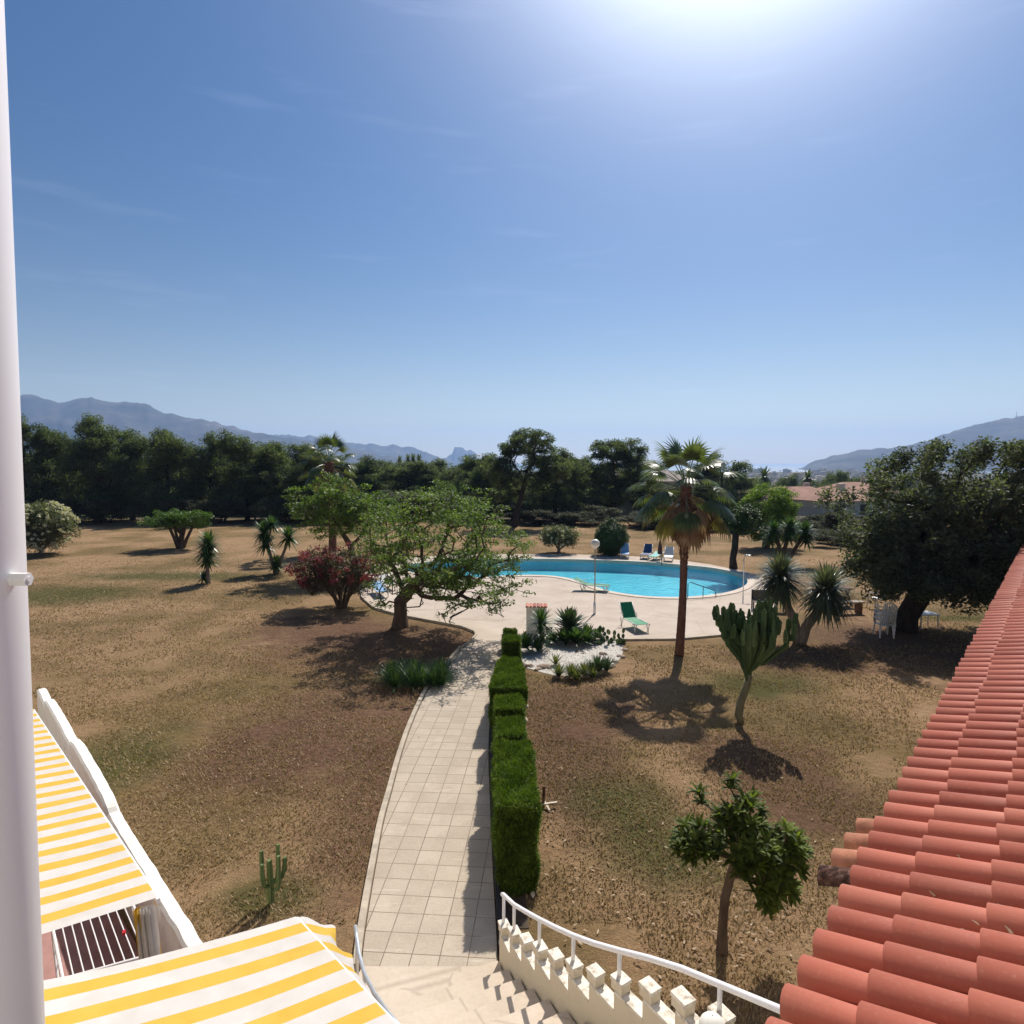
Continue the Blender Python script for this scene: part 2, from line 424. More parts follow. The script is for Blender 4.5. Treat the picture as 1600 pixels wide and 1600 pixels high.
M['blue_sling'] = simple('blue_mesh_fabric', (0.22,0.42,0.68), 0.6, 0.15, 20, 0.1)
M['navy_sling'] = simple('navy_mesh_fabric', (0.03,0.08,0.20), 0.6, 0.15, 20, 0.1)
M['teal_sling'] = simple('teal_mesh_fabric', (0.12,0.42,0.36), 0.6, 0.15, 20, 0.1)
M['wood'] = simple('weathered_wood', (0.16,0.085,0.05), 0.8, 0.35, 8, 0.3)
M['plank'] = simple('grey_plank_wood', (0.30,0.25,0.20), 0.8, 0.25, 8, 0.3)
M['globe'] = simple('lamp_globe_white', (0.82,0.80,0.72), 0.35, 0.03, 3, 0, 0.5)
M['stone'] = simple('rough_stone', (0.33,0.25,0.19), 0.9, 0.4, 7, 0.6)
M['white_stone'] = simple('white_edging_stone', (0.66,0.58,0.47), 0.9, 0.2, 7, 0.5)
M['pebble'] = simple('white_pebbles', (0.52,0.485,0.435), 0.8, 0.25, 30, 0.5)
M['dark_metal'] = simple('dark_metal', (0.03,0.03,0.035), 0.5, 0.2, 8)
M['red'] = simple('red_plastic', (0.5,0.02,0.03), 0.4, 0.1, 8)
M['sign_board'] = simple('brown_board', (0.15,0.11,0.075), 0.7, 0.2, 5)

def stripes():
    t = NT('yellow_white_stripes'); s = t.n.new('ShaderNodeSeparateXYZ'); t.l.new(t.tc.outputs['Object'], s.inputs[0])
    x = t.math('DIVIDE', s.outputs['X'], 0.27)
    fr = t.math('FRACT', t.math('ADD', x, 100.03))
    mask = t.math('MULTIPLY', t.rng(fr, 0.0, 0.008), t.rng(fr, 0.46, 0.468, 1, 0))
    n = t.noise(5, 5, t.tc.outputs['Object'])
    wv = t.noise(260, 2, t.tc.outputs['Object'])
    y = t.mix(t.rng(n, .3, .7), (0.60,0.38,0.050), (0.65,0.43,0.075)); w = t.mix(t.rng(n, .35, .75), (0.62,0.60,0.57), (0.55,0.52,0.48))
    col = t.mix(mask, w, y)
    t.fin(col, 0.75, 0.2); col = t.mix(t.rng(t.noise(1.4, 6, t.tc.outputs['Object'], .65), .5, .75, 0, .35), col, t.mix(1.0, col, (.80,.76,.70), 'MULTIPLY')); t.l.new(col, t.b.inputs['Base Color']); t.bump(t.math('ADD', t.noise(2.2, 3, t.mapping(t.tc.outputs['Object'], (1,.35,1))), t.math('MULTIPLY', wv, 0.02)), 0.4, 0.04)
    tr = t.n.new('ShaderNodeBsdfTranslucent'); t.l.new(col, tr.inputs[0])
    mx = t.n.new('ShaderNodeMixShader'); mx.inputs[0].default_value = 0.18
    t.l.new(t.b.outputs[0], mx.inputs[1]); t.l.new(tr.outputs[0], mx.inputs[2]); t.l.new(mx.outputs[0], t.out.inputs[0])
    return t.m
M['stripes'] = stripes()
def tiles():
    t = NT('terracotta_tile')
    a = t.n.new('ShaderNodeAttribute'); a.attribute_name = 'lf'
    base = t.ramp(a.outputs['Fac'], [(0.0,(0.31,0.085,0.055)),(0.45,(0.43,0.125,0.080)),(0.8,(0.48,0.155,0.10)),(1.0,(0.55,0.23,0.16))])
    n = t.noise(2.2, 6, None, .6); n2 = t.noise(40, 6, None, .65)
    col = t.mix(t.rng(n, .45, .7, 0, .45), base, (0.36,0.135,0.09))
    col = t.mix(t.rng(n2, .55, .75, 0, .4), col, (0.50,0.25,0.17))
    col = t.mix(t.rng(t.noise(7, 6, None, .75), .62, .72, 0, .6), col, (0.16,0.10,0.075))
    t.bump(n2, 0.2, 0.004); return t.fin(col, 0.68, 0.28)
M['tile'] = tiles()
def oldtile():
    t = NT('old_lichen_tile'); n = t.noise(30, 6, None, .7)
    col = t.ramp(n, [(0.4,(0.035,0.02,0.016)),(0.55,(0.11,0.055,0.04)),(0.72,(0.28,0.20,0.16))])
    t.bump(n, 0.5, 0.006); return t.fin(col, 0.9, 0.1)
M['old_tile'] = oldtile()
M['worn_tile'] = simple('worn_tile', (0.40,0.17,0.10), 0.85, 0.3, 12, 0.3)

def pool_mat():
    t = NT('pool_tiles'); P = t.geo.outputs['Position']
    v = t.voro(1.6, P, 'DISTANCE_TO_EDGE'); n = t.noise(0.8, 3)
    col = t.mix(t.rng(n, .35, .65), (0.14,0.60,0.76), (0.22,0.70,0.82))
    ch = t.n.new('ShaderNodeTexBrick'); ch.offset = 0; ch.inputs['Scale'].default_value = 6; ch.inputs['Mortar Size'].default_value = .02
    return t.fin(col, 0.5, 0.3)
M['pool'] = pool_mat()
def water_mat(name, tint, scale, strength, bs_scale=1.0):
    t = NT(name)
    tr = t.n.new('ShaderNodeBsdfTransparent'); tr.inputs[0].default_value = (*tint, 1)
    gl = t.n.new('ShaderNodeBsdfGlossy'); gl.inputs['Roughness'].default_value = 0.03
    fr = t.n.new('ShaderNodeFresnel'); fr.inputs[0].default_value = 1.33
    b = t.n.new('ShaderNodeBump'); b.inputs['Strength'].default_value = strength; b.inputs['Distance'].default_value = 0.05
    h = t.math('ADD', t.noise(scale, 4, t.mapping(t.geo.outputs['Position'], (1,1.6,1)), .55, .6), t.math('MULTIPLY', t.noise(scale*3.4, 3), .3))
    t.l.new(h, b.inputs['Height']); t.l.new(b.outputs[0], gl.inputs['Normal']); t.l.new(b.outputs[0], fr.inputs['Normal'])
    mx = t.n.new('ShaderNodeMixShader'); t.l.new(fr.outputs[0], mx.inputs[0]); t.l.new(tr.outputs[0], mx.inputs[1]); t.l.new(gl.outputs[0], mx.inputs[2])
    t.l.new(mx.outputs[0], t.out.inputs[0]); return t.m
M['pool_water'] = water_mat('pool_water_surface', (0.62,0.93,0.97), 2.4, 0.9)
def sea():
    t = NT('sea_water'); n = t.noise(0.02, 5)
    t.bump(n, 0.3, 1.0); return t.fin((0.10,0.16,0.20), 0.35, 0.5)
M['sea'] = sea()
def mountain():
    t = NT('mountain_rock_scrub'); n = t.noise(0.008, 8, None, .6)
    col = t.ramp(n, [(0.35,(0.035,0.04,0.032)),(0.55,(0.08,0.075,0.06)),(0.7,(0.15,0.13,0.11))])
    return t.fin(col, 0.95, 0.05)
M['mountain'] = mountain()

M['leaf_pine'] = leafmat('pine_needles', (0.042,0.062,0.044), (0.098,0.130,0.078), (0.20,0.24,0.13), 0.5, 0.7, 0.1, 0.5)
M['leaf_scrub'] = leafmat('scrub_leaves', (0.03,0.04,0.025), (0.08,0.09,0.055), (0.16,0.17,0.10), 0.2, 0.7, 0.1)
M['leaf_lime'] = leafmat('lime_leaves', (0.05,0.10,0.015), (0.12,0.21,0.03), (0.26,0.36,0.06), 0.4, 0.6, 0.2)
M['leaf_spread'] = leafmat('jacaranda_leaves', (0.045,0.085,0.015), (0.11,0.18,0.035), (0.26,0.34,0.08), 0.4, 0.55, 0.25)
M['leaf_olive'] = leafmat('olive_leaves', (0.05,0.07,0.02), (0.11,0.135,0.045), (0.22,0.24,0.10), 0.35, 0.6, 0.2)
M['leaf_carob'] = leafmat('carob_leaves', (0.034,0.050,0.040), (0.085,0.11,0.075), (0.19,0.22,0.145), 0.42, 0.6, 0.2)
M['leaf_ficus'] = leafmat('round_bush_leaves', (0.015,0.035,0.010), (0.035,0.07,0.018), (0.08,0.13,0.035), 0.25, 0.5, 0.3)
M['leaf_umbrella'] = leafmat('clipped_crown_leaves', (0.03,0.07,0.01), (0.075,0.15,0.02), (0.15,0.25,0.04), 0.35, 0.5, 0.3)
M['leaf_hedge'] = leafmat('hedge_leaves', (0.028,0.055,0.006), (0.085,0.14,0.016), (0.18,0.25,0.035), 0.3, 0.6, 0.15, 4.5)
M['leaf_loquat'] = leafmat('loquat_leaves', (0.026,0.042,0.010), (0.075,0.105,0.020), (0.22,0.28,0.055), 0.38, 0.6, 0.15)
M['leaf_yucca'] = leafmat('yucca_leaves', (0.02,0.055,0.015), (0.05,0.11,0.03), (0.14,0.22,0.07), 0.25, 0.4, 0.4)
M['leaf_agave'] = leafmat('agave_leaves', (0.025,0.05,0.022), (0.05,0.09,0.04), (0.12,0.18,0.08), 0.15, 0.45, 0.4)
M['leaf_dragon'] = leafmat('dragon_tree_leaves', (0.03,0.05,0.03), (0.08,0.11,0.065), (0.22,0.26,0.16), 0.2, 0.4, 0.45)
M['leaf_oleander'] = leafmat('oleander_leaves', (0.05,0.065,0.03), (0.12,0.14,0.07), (0.24,0.26,0.14), 0.3, 0.6, 0.2)
M['flower_white'] = leafmat('white_flowers', (0.45,0.44,0.36), (0.60,0.58,0.48), (0.72,0.70,0.60), 0.3, 0.7, 0.1)
M['flower_pink'] = leafmat('bougainvillea_bracts', (0.10,0.018,0.03), (0.22,0.045,0.07), (0.40,0.14,0.17), 0.35, 0.6, 0.15)
M['leaf_boug'] = leafmat('bougainvillea_leaves', (0.04,0.035,0.025), (0.085,0.07,0.045), (0.16,0.14,0.08), 0.25, 0.6, 0.15)
M['frond'] = leafmat('palm_fronds', (0.035,0.055,0.02), (0.085,0.125,0.045), (0.22,0.26,0.11), 0.3, 0.35, 0.5)
M['frond_dry'] = leafmat('dry_palm_fronds', (0.16,0.085,0.055), (0.30,0.19,0.13), (0.50,0.38,0.26), 0.25, 0.7, 0.2)
M['frond_yellow'] = leafmat('yellowing_fronds', (0.10,0.09,0.02), (0.20,0.18,0.04), (0.36,0.30,0.08), 0.35, 0.5, 0.3)
M['cactus'] = leafmat('cactus_skin', (0.035,0.065,0.028), (0.075,0.12,0.045), (0.15,0.20,0.08), 0.0, 0.75, 0.15)
M['cactus_old'] = bark('old_cactus_skin', (0.13,0.12,0.07), (0.25,0.23,0.14), 8)
M['dead_leaf'] = leafmat('fallen_leaves', (0.13,0.075,0.04), (0.28,0.18,0.105), (0.52,0.42,0.30), 0.2, 0.7, 0.2)
M['grass'] = leafmat('dry_grass_blades', (0.19,0.135,0.07), (0.31,0.22,0.12), (0.46,0.35,0.22), 0.2, 0.8, 0.1, 0.8)
M['bark_pine'] = bark('pine_bark', (0.05,0.035,0.028), (0.13,0.10,0.08))
M['bark_brown'] = bark('brown_bark', (0.055,0.037,0.026), (0.15,0.105,0.075))
M['bark_dark'] = bark('dark_bark', (0.022,0.017,0.014), (0.07,0.052,0.042))
M['bark_grey'] = bark('grey_bark', (0.12,0.095,0.075), (0.30,0.25,0.20))
M['bark_palm'] = bark('palm_bark', (0.09,0.042,0.03), (0.22,0.115,0.085), 14)

# ------------------------------------------------------------------ foliage helpers
def leafcloud(C, nper, rad, size, aspect=0.5, flat=0.6, seed=0, upbias=0.3, shape='gauss'):
    """quads round cluster centres C (k,3)"""
    g = np.random.default_rng(seed); C = np.asarray(C, float); k = len(C)
    rad = np.broadcast_to(np.asarray(rad, float), (k,))
    idx = np.repeat(np.arange(k), nper); n = len(idx)
    d = g.normal(size=(n,3)); d /= np.linalg.norm(d, axis=1)[:,None]
    r = g.random(n)**0.45
    off = d * r[:,None] * rad[idx][:,None]; off[:,2] *= flat
    P = C[idx] + off
    a = g.normal(size=(n,3)) + off/np.maximum(rad[idx][:,None],1e-6)*0.6; a[:,2] *= 0.7
    a /= np.linalg.norm(a, axis=1)[:,None]
    nr = g.normal(size=(n,3)); nr[:,2] = np.abs(nr[:,2]) + upbias*2
    b = np.cross(a, nr); b /= np.maximum(np.linalg.norm(b, axis=1)[:,None], 1e-6)
    s = size * (0.6 + 0.8*g.random(n)); s = s[:,None]
    V = np.empty((n,4,3)); V[:,0] = P - a*s*0.5; V[:,1] = P + b*s*aspect*0.5; V[:,2] = P + a*s*0.5; V[:,3] = P - b*s*aspect*0.5
    cv = g.random(k)
    val = np.clip(0.45*cv[idx] + 0.55*g.random(n), 0, 1)
    return V.reshape(-1,3), np.arange(n*4).reshape(n,4), val

def blob_points(blobs, seed=0, shell=0.5, jit=0.0):
    """blobs: (cx,cy,cz,rx,ry,rz,n); points biased to the shell"""
    g = np.random.default_rng(seed); out = []
    for (cx,cy,cz,rx,ry,rz,n) in blobs:
        d = g.normal(size=(n,3)); d /= np.linalg.norm(d, axis=1)[:,None]
        r = shell + (1-shell)*g.random(n)
        lump = 1 + 0.18*np.sin(d[:,0]*5+seed)*np.cos(d[:,1]*4+d[:,2]*6)
        out.append(np.array([cx,cy,cz]) + d*(r*lump)[:,None]*np.array([rx,ry,rz]))
    return np.vstack(out)

def skeleton(trunk, targets, R0, seed=0, tip=0.008, step=0.5, wig=0.08, sag=0.0, power=2.2, n=6, maxattach=None):
    """a branching tree: every target is joined to the nearest limb; returns an MB of tapering tubes"""
    g = np.random.default_rng(seed)
    nodes = [np.array(p, float) for p in trunk]; par = [-1] + list(range(len(trunk)-1)); plen = [0.0]
    for i in range(1, len(nodes)): plen.append(plen[-1] + np.linalg.norm(nodes[i]-nodes[i-1]))
    root_ok = max(1, len(trunk)-2)
    T = np.asarray(targets); top = nodes[-1]
    for t in T[np.argsort(np.linalg.norm(T-top, axis=1))]:
        A = np.array(nodes[root_ok:]); d = np.linalg.norm(A-t, axis=1)
        pl = np.array(plen[root_ok:])
        cost = d*1.0 + 0.25*pl + np.where(A[:,2] > t[2]+0.4, 0.4, 0)
        j = int(np.argmin(cost)) + root_ok
        a = nodes[j]; D = np.linalg.norm(t-a); k = max(1, int(D/step))
        prev = j
        for q in range(1, k+1):
            f = q/k; p = a*(1-f) + t*f
            if q < k: p = p + g.normal(size=3)*wig*D*0.5
            p[2] += math.sin(f*math.pi)*(0.10-sag)*D
            if q == k: p = t.copy()
            nodes.append(p); par.append(prev); plen.append(plen[prev] + np.linalg.norm(p-nodes[prev])); prev = len(nodes)-1
    N = len(nodes); rp = np.zeros(N); kids = [[] for _ in range(N)]
    for i in range(1, N): kids[par[i]].append(i)
    for i in range(N-1, -1, -1):
        rp[i] = tip**power if not kids[i] else sum(rp[c] for c in kids[i])
    rr = rp**(1/power); sc_ = R0/rr[0]
    rr = tip + (rr-tip)*(R0-tip)/max(rr[0]-tip, 1e-6)
    mb = MB(); stack = [(0, None)]
    while stack:
        s, p0 = stack.pop(); ch = [] if p0 is None else [p0]
        cur = s; ch.append(cur)
        while kids[cur]:
            ks = sorted(kids[cur], key=lambda c: -rp[c])
            for o in ks[1:]: stack.append((o, cur))
            cur = ks[0]; ch.append(cur)
        if len(ch) < 2: continue
        rad = [rr[i] for i in ch]
        if p0 is not None: rad[0] = min(rr[p0], rr[s]*1.25)
        if p0 is None: rad[0] *= 1.35
        mb.tube([nodes[i] for i in ch], rad, n if rad[0] > 0.03 else (5 if rad[0] > .015 else 4), cap=False)
    return mb

def tree(name, label, cat, loc, trunk, blobs, R0, leafm, barkm, nper=60, crad=0.4, lsize=0.12, aspect=0.5, flat=0.6,
         seed=1, rz=0, group=None, tip=0.008, shell=0.5, extra=None, step=0.5, wig=0.08, sag=0.0, leaf_fn=None, crown='crown', upbias=0.3):
    t = thing(name, label, cat, loc, rz, group)
    P = blob_points(blobs, seed, shell)
    if extra is not None: P = np.vstack([P, extra])
    P = P[P[:,2] > 0.15]
    sk = skeleton(trunk, P, R0, seed, tip, step, wig, sag)
    sk.build('trunk', barkm, t, smooth=True)
    LP = P if leaf_fn is None else P[leaf_fn(P)]
    V, F, val = leafcloud(LP, nper, crad, lsize, aspect, flat, seed, upbias)
    np_mesh(crown, V, F, leafm, t, val)
    return t

# ------------------------------------------------------------------ terrain, sea, mountains
def ss(a, b, x):
    t = min(1, max(0, (x-a)/(b-a))); return t*t*(3-2*t)
def hgt(x, y):
    t = ss(66, 150, y) if y > 0 else 0
    s = ss(64, 150, abs(x))
    t = max(t, s)
    z = -10*t
    d = math.hypot(x, y)
    z -= 14*ss(150, 700, d)
    if d > 90: z += 1.6*ss(90, 200, d)*noise.noise(Vector((x*0.006, y*0.006, 0)))
    z -= 45*ss(2300, 3000, d)
    return z
def axis(lo, hi, inner):
    v = list(inner); s = 12.0; a = v[0]
    while a > lo: a -= s; s *= 1.16; v.insert(0, a)
    s = 12.0; a = v[-1]
    while a < hi: a += s; s *= 1.16; v.append(a)
    return v
xs = axis(-7000, 7000, [-64, -48, -32, -16, 0, 16, 32, 48, 64])
ys = axis(-400, 9000, [-12, 4, 20, 36, 52, 66])
pool_px = [(640,884),(690,878),(750,875.5),(820,875),(880,875.5),(950,877.5),(1010,880),(1060,884),(1110,889),(1150,897),(1167,907),(1163,918),(1135,928),(1090,934),(1040,935.5),(990,932),(945,924),(915,913),(885,905),(850,901),(800,901),(750,904),(700,904),(655,898),(632,891)]
pool_loop = catmull([tuple(gp(u, v, 0.0)[:2]) for u, v in pool_px], 5)
gm = MB()
idx = {}
for i, x in enumerate(xs):
    for j, y in enumerate(ys):
        idx[i, j] = len(gm.v); gm.v.append((x, y, hgt(x, y)))
for i in range(len(xs)-1):
    for j in range(len(ys)-1):
        if xs[i] >= -64 and xs[i+1] <= 64 and ys[j] >= -12 and ys[j+1] <= 66: continue
        gm.f.append((idx[i,j], idx[i+1,j], idx[i+1,j+1], idx[i,j+1])); gm.m.append(0); gm.c.append(.5)
border = [(x, -12) for x in range(-64, 64, 16)] + [(64, y) for y in (-12,4,20,36,52)] + [(x, 66) for x in range(64, -64, -16)] + [(-64, y) for y in (66,52,36,20,4)]
gm.prism([border, offset_loop(pool_loop, 0.25)], 0, 0, sides=False)
tag(gm.build('ground', M['ground']), kind='structure')
DZ = 0.05
s = MB(); s.add([(-9000,400,-30),(9000,400,-30),(9000,14000,-30),(-9000,14000,-30)], [(0,1,2,3)])
tag(s.build('sea_water', M['sea']), kind='structure')

def mountain_range(name, prof, dist, depth, base=-45, seed=0, steep=1.3):
    rows, cols = 46, 220
    us = [p[0] for p in prof]
    V = []; F = []
    for i in range(cols+1):
        u = us[0] + (us[-1]-us[0])*i/cols
        k = max(j for j in range(len(prof)) if prof[j][0] <= u or j == 0); k = min(k, len(prof)-2)
        f = (u-prof[k][0])/(prof[k+1][0]-prof[k][0]); f = f*f*(3-2*f)*0.5+f*0.5
        v = prof[k][1]*(1-f) + prof[k+1][1]*f
        top = CAMH + (722-v)/FPX*dist; x = (u-800)/FPX*dist
        top += 0.028*dist*0.12*noise.fractal(Vector((x*0.012, seed, 0)), 1, 2, 5)
        for j in range(rows+1):
            w = -1 + 2*j/rows
            y = dist + w*depth
            a = abs(w)
            g = noise.fractal(Vector((x*0.0032, y*0.0032, seed)), 1, 2.1, 6)
            e = (1-a**0.9)**steep
            z = base + (top-base)*e + g*(top-base)*0.42*a*(1-a)*2.2
            if w < 0: z = min(z, base + (top-base)*(1-a*0.35)) if a > 0.02 else z
            V.append((x + (x/dist)*(w*depth), y, z))
    for i in range(cols):
        for j in range(rows):
            a = i*(rows+1)+j; F.append((a, a+rows+1, a+rows+2, a+1))
    mb = MB(); mb.add(V, F)
    return tag(mb.build(name, M['mountain'], smooth=True), kind='structure')
mountain_range('mountain_range', [(-260,700),(-150,660),(-60,640),(25,622),(58,618),(85,626),(113,631),(135,622),(150,622),(168,629),(196,629),(228,631),(250,640),(268,647),(300,654),(325,656),(360,666),(400,676),(450,684),(520,694),(600,712),(680,724)], 3600, 1100, seed=3)
mountain_range('coastal_ridge', [(330,720),(400,678),(440,680),(500,683),(545,692),(575,694),(600,696),(645,698),(665,707),(690,716),(720,722)], 5200, 900, seed=11)
mountain_range('coastal_rock', [(685,724),(697,716),(706,710),(711,698),(722,699),(734,704),(744,709),(747,722)], 6200, 260, seed=23, steep=.7)
mountain_range('town_mountain', [(1228,735),(1255,730),(1275,719),(1300,712),(1345,703),(1390,700),(1440,690),(1480,676),(1520,664),(1560,655),(1595,651),(1640,650),(1720,668),(1900,700)], 3300, 1000, seed=31)

# haze
hz = MB(); hz.box((0, 4200, 190), (18500, 9800, 520))
ho = hz.build('haze', M['stone']); tag(ho, kind='stuff')
hm = bpy.data.materials.new('haze_air'); hm.use_nodes = True; nt = hm.node_tree; nt.nodes.clear()
o_ = nt.nodes.new('ShaderNodeOutputMaterial'); pv = nt.nodes.new('ShaderNodeVolumePrincipled')
pv.inputs['Color'].default_value = (0.42, 0.62, 1.0, 1); pv.inputs['Density'].default_value = HAZE; pv.inputs['Anisotropy'].default_value = 0.2
nt.links.new(pv.outputs[0], o_.inputs['Volume']); ho.data.materials.clear(); ho.data.materials.append(hm)

# ------------------------------------------------------------------ pool, deck, path
deck_px = [(563,918),(566,934),(585,950),(625,961),(680,971),(722,979),(742,987),(744,992),
           (735,1003),(718,1020),(790,1020),(806,1000),(830,999),(900,999),(970,998.5),(1060,997),(1150,989),(1190,975),(1212,945),(1215,925),(1200,906),(1165,893),(1110,882),(1040,872),(960,867.5),(880,866),(800,866),(700,867),(620,873),(575,885)]
deck_loop = [tuple(gp(u, v, DZ)[:2]) for u, v in deck_px]
cop = offset_loop(pool_loop, 0.34)
d = MB(); d.prism([deck_loop, cop], 0.0, DZ, 0)
tag(d.build('pool_deck', M['deck']), kind='structure')
c = MB()
n = len(pool_loop)
prof = [(0.34, 0.0), (0.34, DZ+0.03), (0.0, DZ+0.035), (0.0, -0.12), (0.02, -0.12)]
rings = [[(p[0], p[1], z) for p in offset_loop(pool_loop, o)] for o, z in prof]
vs = [p for r_ in rings for p in r_]
c.add(vs, [(k*n+i, k*n+(i+1)%n, (k+1)*n+(i+1)%n, (k+1)*n+i) for k in range(len(prof)-1) for i in range(n)])
pool = thing('swimming_pool', 'kidney shaped swimming pool of bright turquoise water set in the pale deck', 'pool')
c.build('pool_coping', M['coping'], pool)
b = MB()
inn = [(p[0], p[1]) for p in offset_loop(pool_loop, 0.02)]
b.prism([inn], -0.60, -0.60, 0, sides=False)
b.add([(p[0],p[1],-0.121) for p in inn] + [(p[0],p[1],-0.60) for p in inn], [(i,(i+1)%n,n+(i+1)%n,n+i) for i in range(n)])
b.build('basin', M['pool'], pool)
w = MB(); w.prism([offset_loop(pool_loop, 0.01)], -0.13, -0.13, sides=False)
w.build('water', M['pool_water'], pool)

pl_px = [(566,1512),(568,1480),(578,1410),(590,1340),(600,1285),(612,1240),(628,1180),(645,1130),(668,1080),(690,1050),(712,1024),(722,1012)]
pr_px = [(777,1512),(776,1470),(772,1400),(768,1320),(765,1240),(763,1180),(766,1120),(776,1070),(786,1040),(795,1018)]
PL = catmull([tuple(gp(u, v, .03)[:2]) for u, v in pl_px], 3, False)
PR = catmull([tuple(gp(u, v, .03)[:2]) for u, v in pr_px], 3, False)
p = MB(); p.prism([PL + PR[::-1]], 0.0, 0.03)
tag(p.build('garden_path', M['pave']), kind='structure')
k = MB(); strip(k, [(x-0.06, y) for x, y in PL], 0.09, 0, 0.085)
tag(k.build('path_kerb', M['kerb']), kind='structure')
k = MB(); strip(k, [(x+0.05, y) for x, y in PR[2:-3]], 0.06, 0, 0.13)
tag(k.build('dark_path_edging', M['darkedge']), kind='structure')
k = MB(); strip(k, [(x+0.26, y) for x, y in PR[4:-8]], 0.34, 0.0, 0.012)
tag(k.build('soil_strip', M['soil']), kind='structure')
k = MB(); strip(k, [tuple(gp(u, v, .03)[:2]) for u, v in [(562,905),(563,920),(566,935),(585,951),(625,962),(680,972),(722,980),(742,988),(744,993),(735,1004),(722,1012)]], 0.07, 0, 0.09)
strip(k, [tuple(gp(u, v, .03)[:2]) for u, v in [(830,1001),(900,1001),(970,1000),(1060,999),(1150,991)]], 0.06, 0, 0.07)
tag(k.build('deck_kerb', M['kerb']), kind='structure')
lb = [gp(440,1480), gp(566,1512), gp(777,1512), (0.6,7.55,0), (2.6,4.6,0), (2.0,1.0,0), (-2.6,2.0,0), (-2.6,4.6,0)]
p = MB(); p.prism([[ (q[0],q[1]) for q in (gp(566,1514), gp(777,1514), Vector((0.4,7.0,0)), Vector((2.6,4.0,0)), Vector((2.0,1.0,0)), Vector((-1.7,1.2,0)), Vector((-2.1,5.2,0)))]], 0.0, 0.034)
tag(p.build('landing', M['landing']), kind='structure')

# ------------------------------------------------------------------ stair with stepped parapet and rails
blk = [(787,1441),(803,1452),(821,1463),(842,1475),(867,1488),(895,1502),(927,1514),(966,1526),(1013,1534),(1064,1545),(1124,1577)]
WP = []
for i, (u, v) in enumerate(blk): q = gp(u, v, 0.62 + 0.165*i); WP.append(Vector((q.x, q.y, 0.62 + 0.165*i)))
for _ in range(2):   # smooth the plan curve
    Q = [WP[0]] + [Vector(((WP[i-1].x+2*WP[i].x+WP[i+1].x)/4, (WP[i-1].y+2*WP[i].y+WP[i+1].y)/4, WP[i].z)) for i in range(1, len(WP)-1)] + [WP[-1]]
    WP = Q
WP.append(WP[-1]*2 - WP[-2])
def wdir(i):
    a, b = WP[max(i-1,0)], WP[min(i+1,len(WP)-1)]; d_ = Vector((b.x-a.x, b.y-a.y, 0)); return d_.normalized()
st = thing('garden_stair', 'concrete stair climbing from the path landing beside the stepped cream parapet', 'stairs')
m_ = MB(); WID = 1.75
for i in range(1, len(WP)):
    a, b2 = WP[i-1], WP[i]; da, db = wdir(i-1), wdir(i)
    la, lb_ = Vector((da.y, -da.x, 0)), Vector((db.y, -db.x, 0))
    a0, b0 = a + la*0.075, b2 + lb_*0.075; a1, b1 = a + la*WID, b2 + lb_*WID
    ztop = 0.165*i; z0 = 0.0
    vs = [(a0.x,a0.y,z0),(a1.x,a1.y,z0),(b1.x,b1.y,z0),(b0.x,b0.y,z0),(a0.x,a0.y,ztop),(a1.x,a1.y,ztop),(b1.x,b1.y,ztop),(b0.x,b0.y,ztop)]
    m_.add(vs, [(4,5,6,7),(0,1,5,4),(1,2,6,5),(2,3,7,6),(3,0,4,7)])
m_.build('steps', M['landing'], st)
pw = thing('stair_parapet', 'cream parapet wall with weathered stepped top following the stair', 'wall')
wl_ = MB(); cp = MB()
for i in range(len(WP)-1):
    a, b2 = WP[i], WP[i+1]; q = Vector((b2.x-a.x, b2.y-a.y, 0)); L = q.length; ang = math.atan2(q.y, q.x); q.normalize()
    zlow = a.z - 0.13; mid = Vector(((a.x+b2.x)/2, (a.y+b2.y)/2, 0))
    wl_.box((mid.x, mid.y, zlow/2), (L+0.012, 0.102, zlow), ang)
    cp.box((mid.x, mid.y, zlow+0.012), (L*0.98, 0.110, 0.024), ang)
    c0 = Vector((a.x, a.y, 0)) + q*(0.02)
    wl_.box((c0.x, c0.y, zlow+0.024+0.0375), (L*0.38, 0.098, 0.075), ang)
    cp.box((c0.x, c0.y, zlow+0.099+0.016), (L*0.38+0.012, 0.112, 0.032), ang)
wl_.build('wall_face', M['cream_wall'], pw); cp.build('coping', M['weathered'], pw)
rl = thing('stair_handrail', 'white painted steel handrail curving above the stepped parapet', 'handrail')
rail_px = [(779,1406,1.0),(790,1416,1.0),(803,1426,1.0),(840,1451,1.13),(895,1476,1.56),(968,1497,2.0),(1055,1511,2.42),(1088,1528,2.52),(1135,1555,2.62),(1215,1604,2.80)]
rp_ = []
for i in range(len(WP)):
    base = WP[i]
    rp_.append(Vector((base.x, base.y, base.z + 0.30 - 0.012*i)))
rp_[0] = Vector((WP[0].x, WP[0].y, WP[0].z + 0.34))
rp_.append(rp_[-1] + (rp_[-1]-rp_[-2])*1.5)
r_ = MB(); r_.tube([rp_[0] - wdir(0)*0.05 + Vector((0,0,-.03))] + rp_, 0.024, 10); 
r_.build('rail', M['white_paint'], rl, smooth=True)
for i in (0, 1, 3, 5, 7, 10):
    ps = MB(); ps.tube([Vector((WP[i].x, WP[i].y, 0.0 if i == 0 else WP[i].z-0.05)), rp_[i]], 0.018, 8); o = ps.build('post', M['white_paint'], rl, smooth=True)
rl2 = thing('landing_handrail', 'grey steel handrail curving down beside the near awning', 'handrail')
lp_ = [wp(555,1446,8.0), wp(558,1475,7.7), wp(566,1510,7.2), wp(583,1550,6.5), wp(612,1592,5.8), wp(650,1640,5.2)]
q0 = gp(556,1490); 
RL = [Vector((q0.x, q0.y, 0.50))]
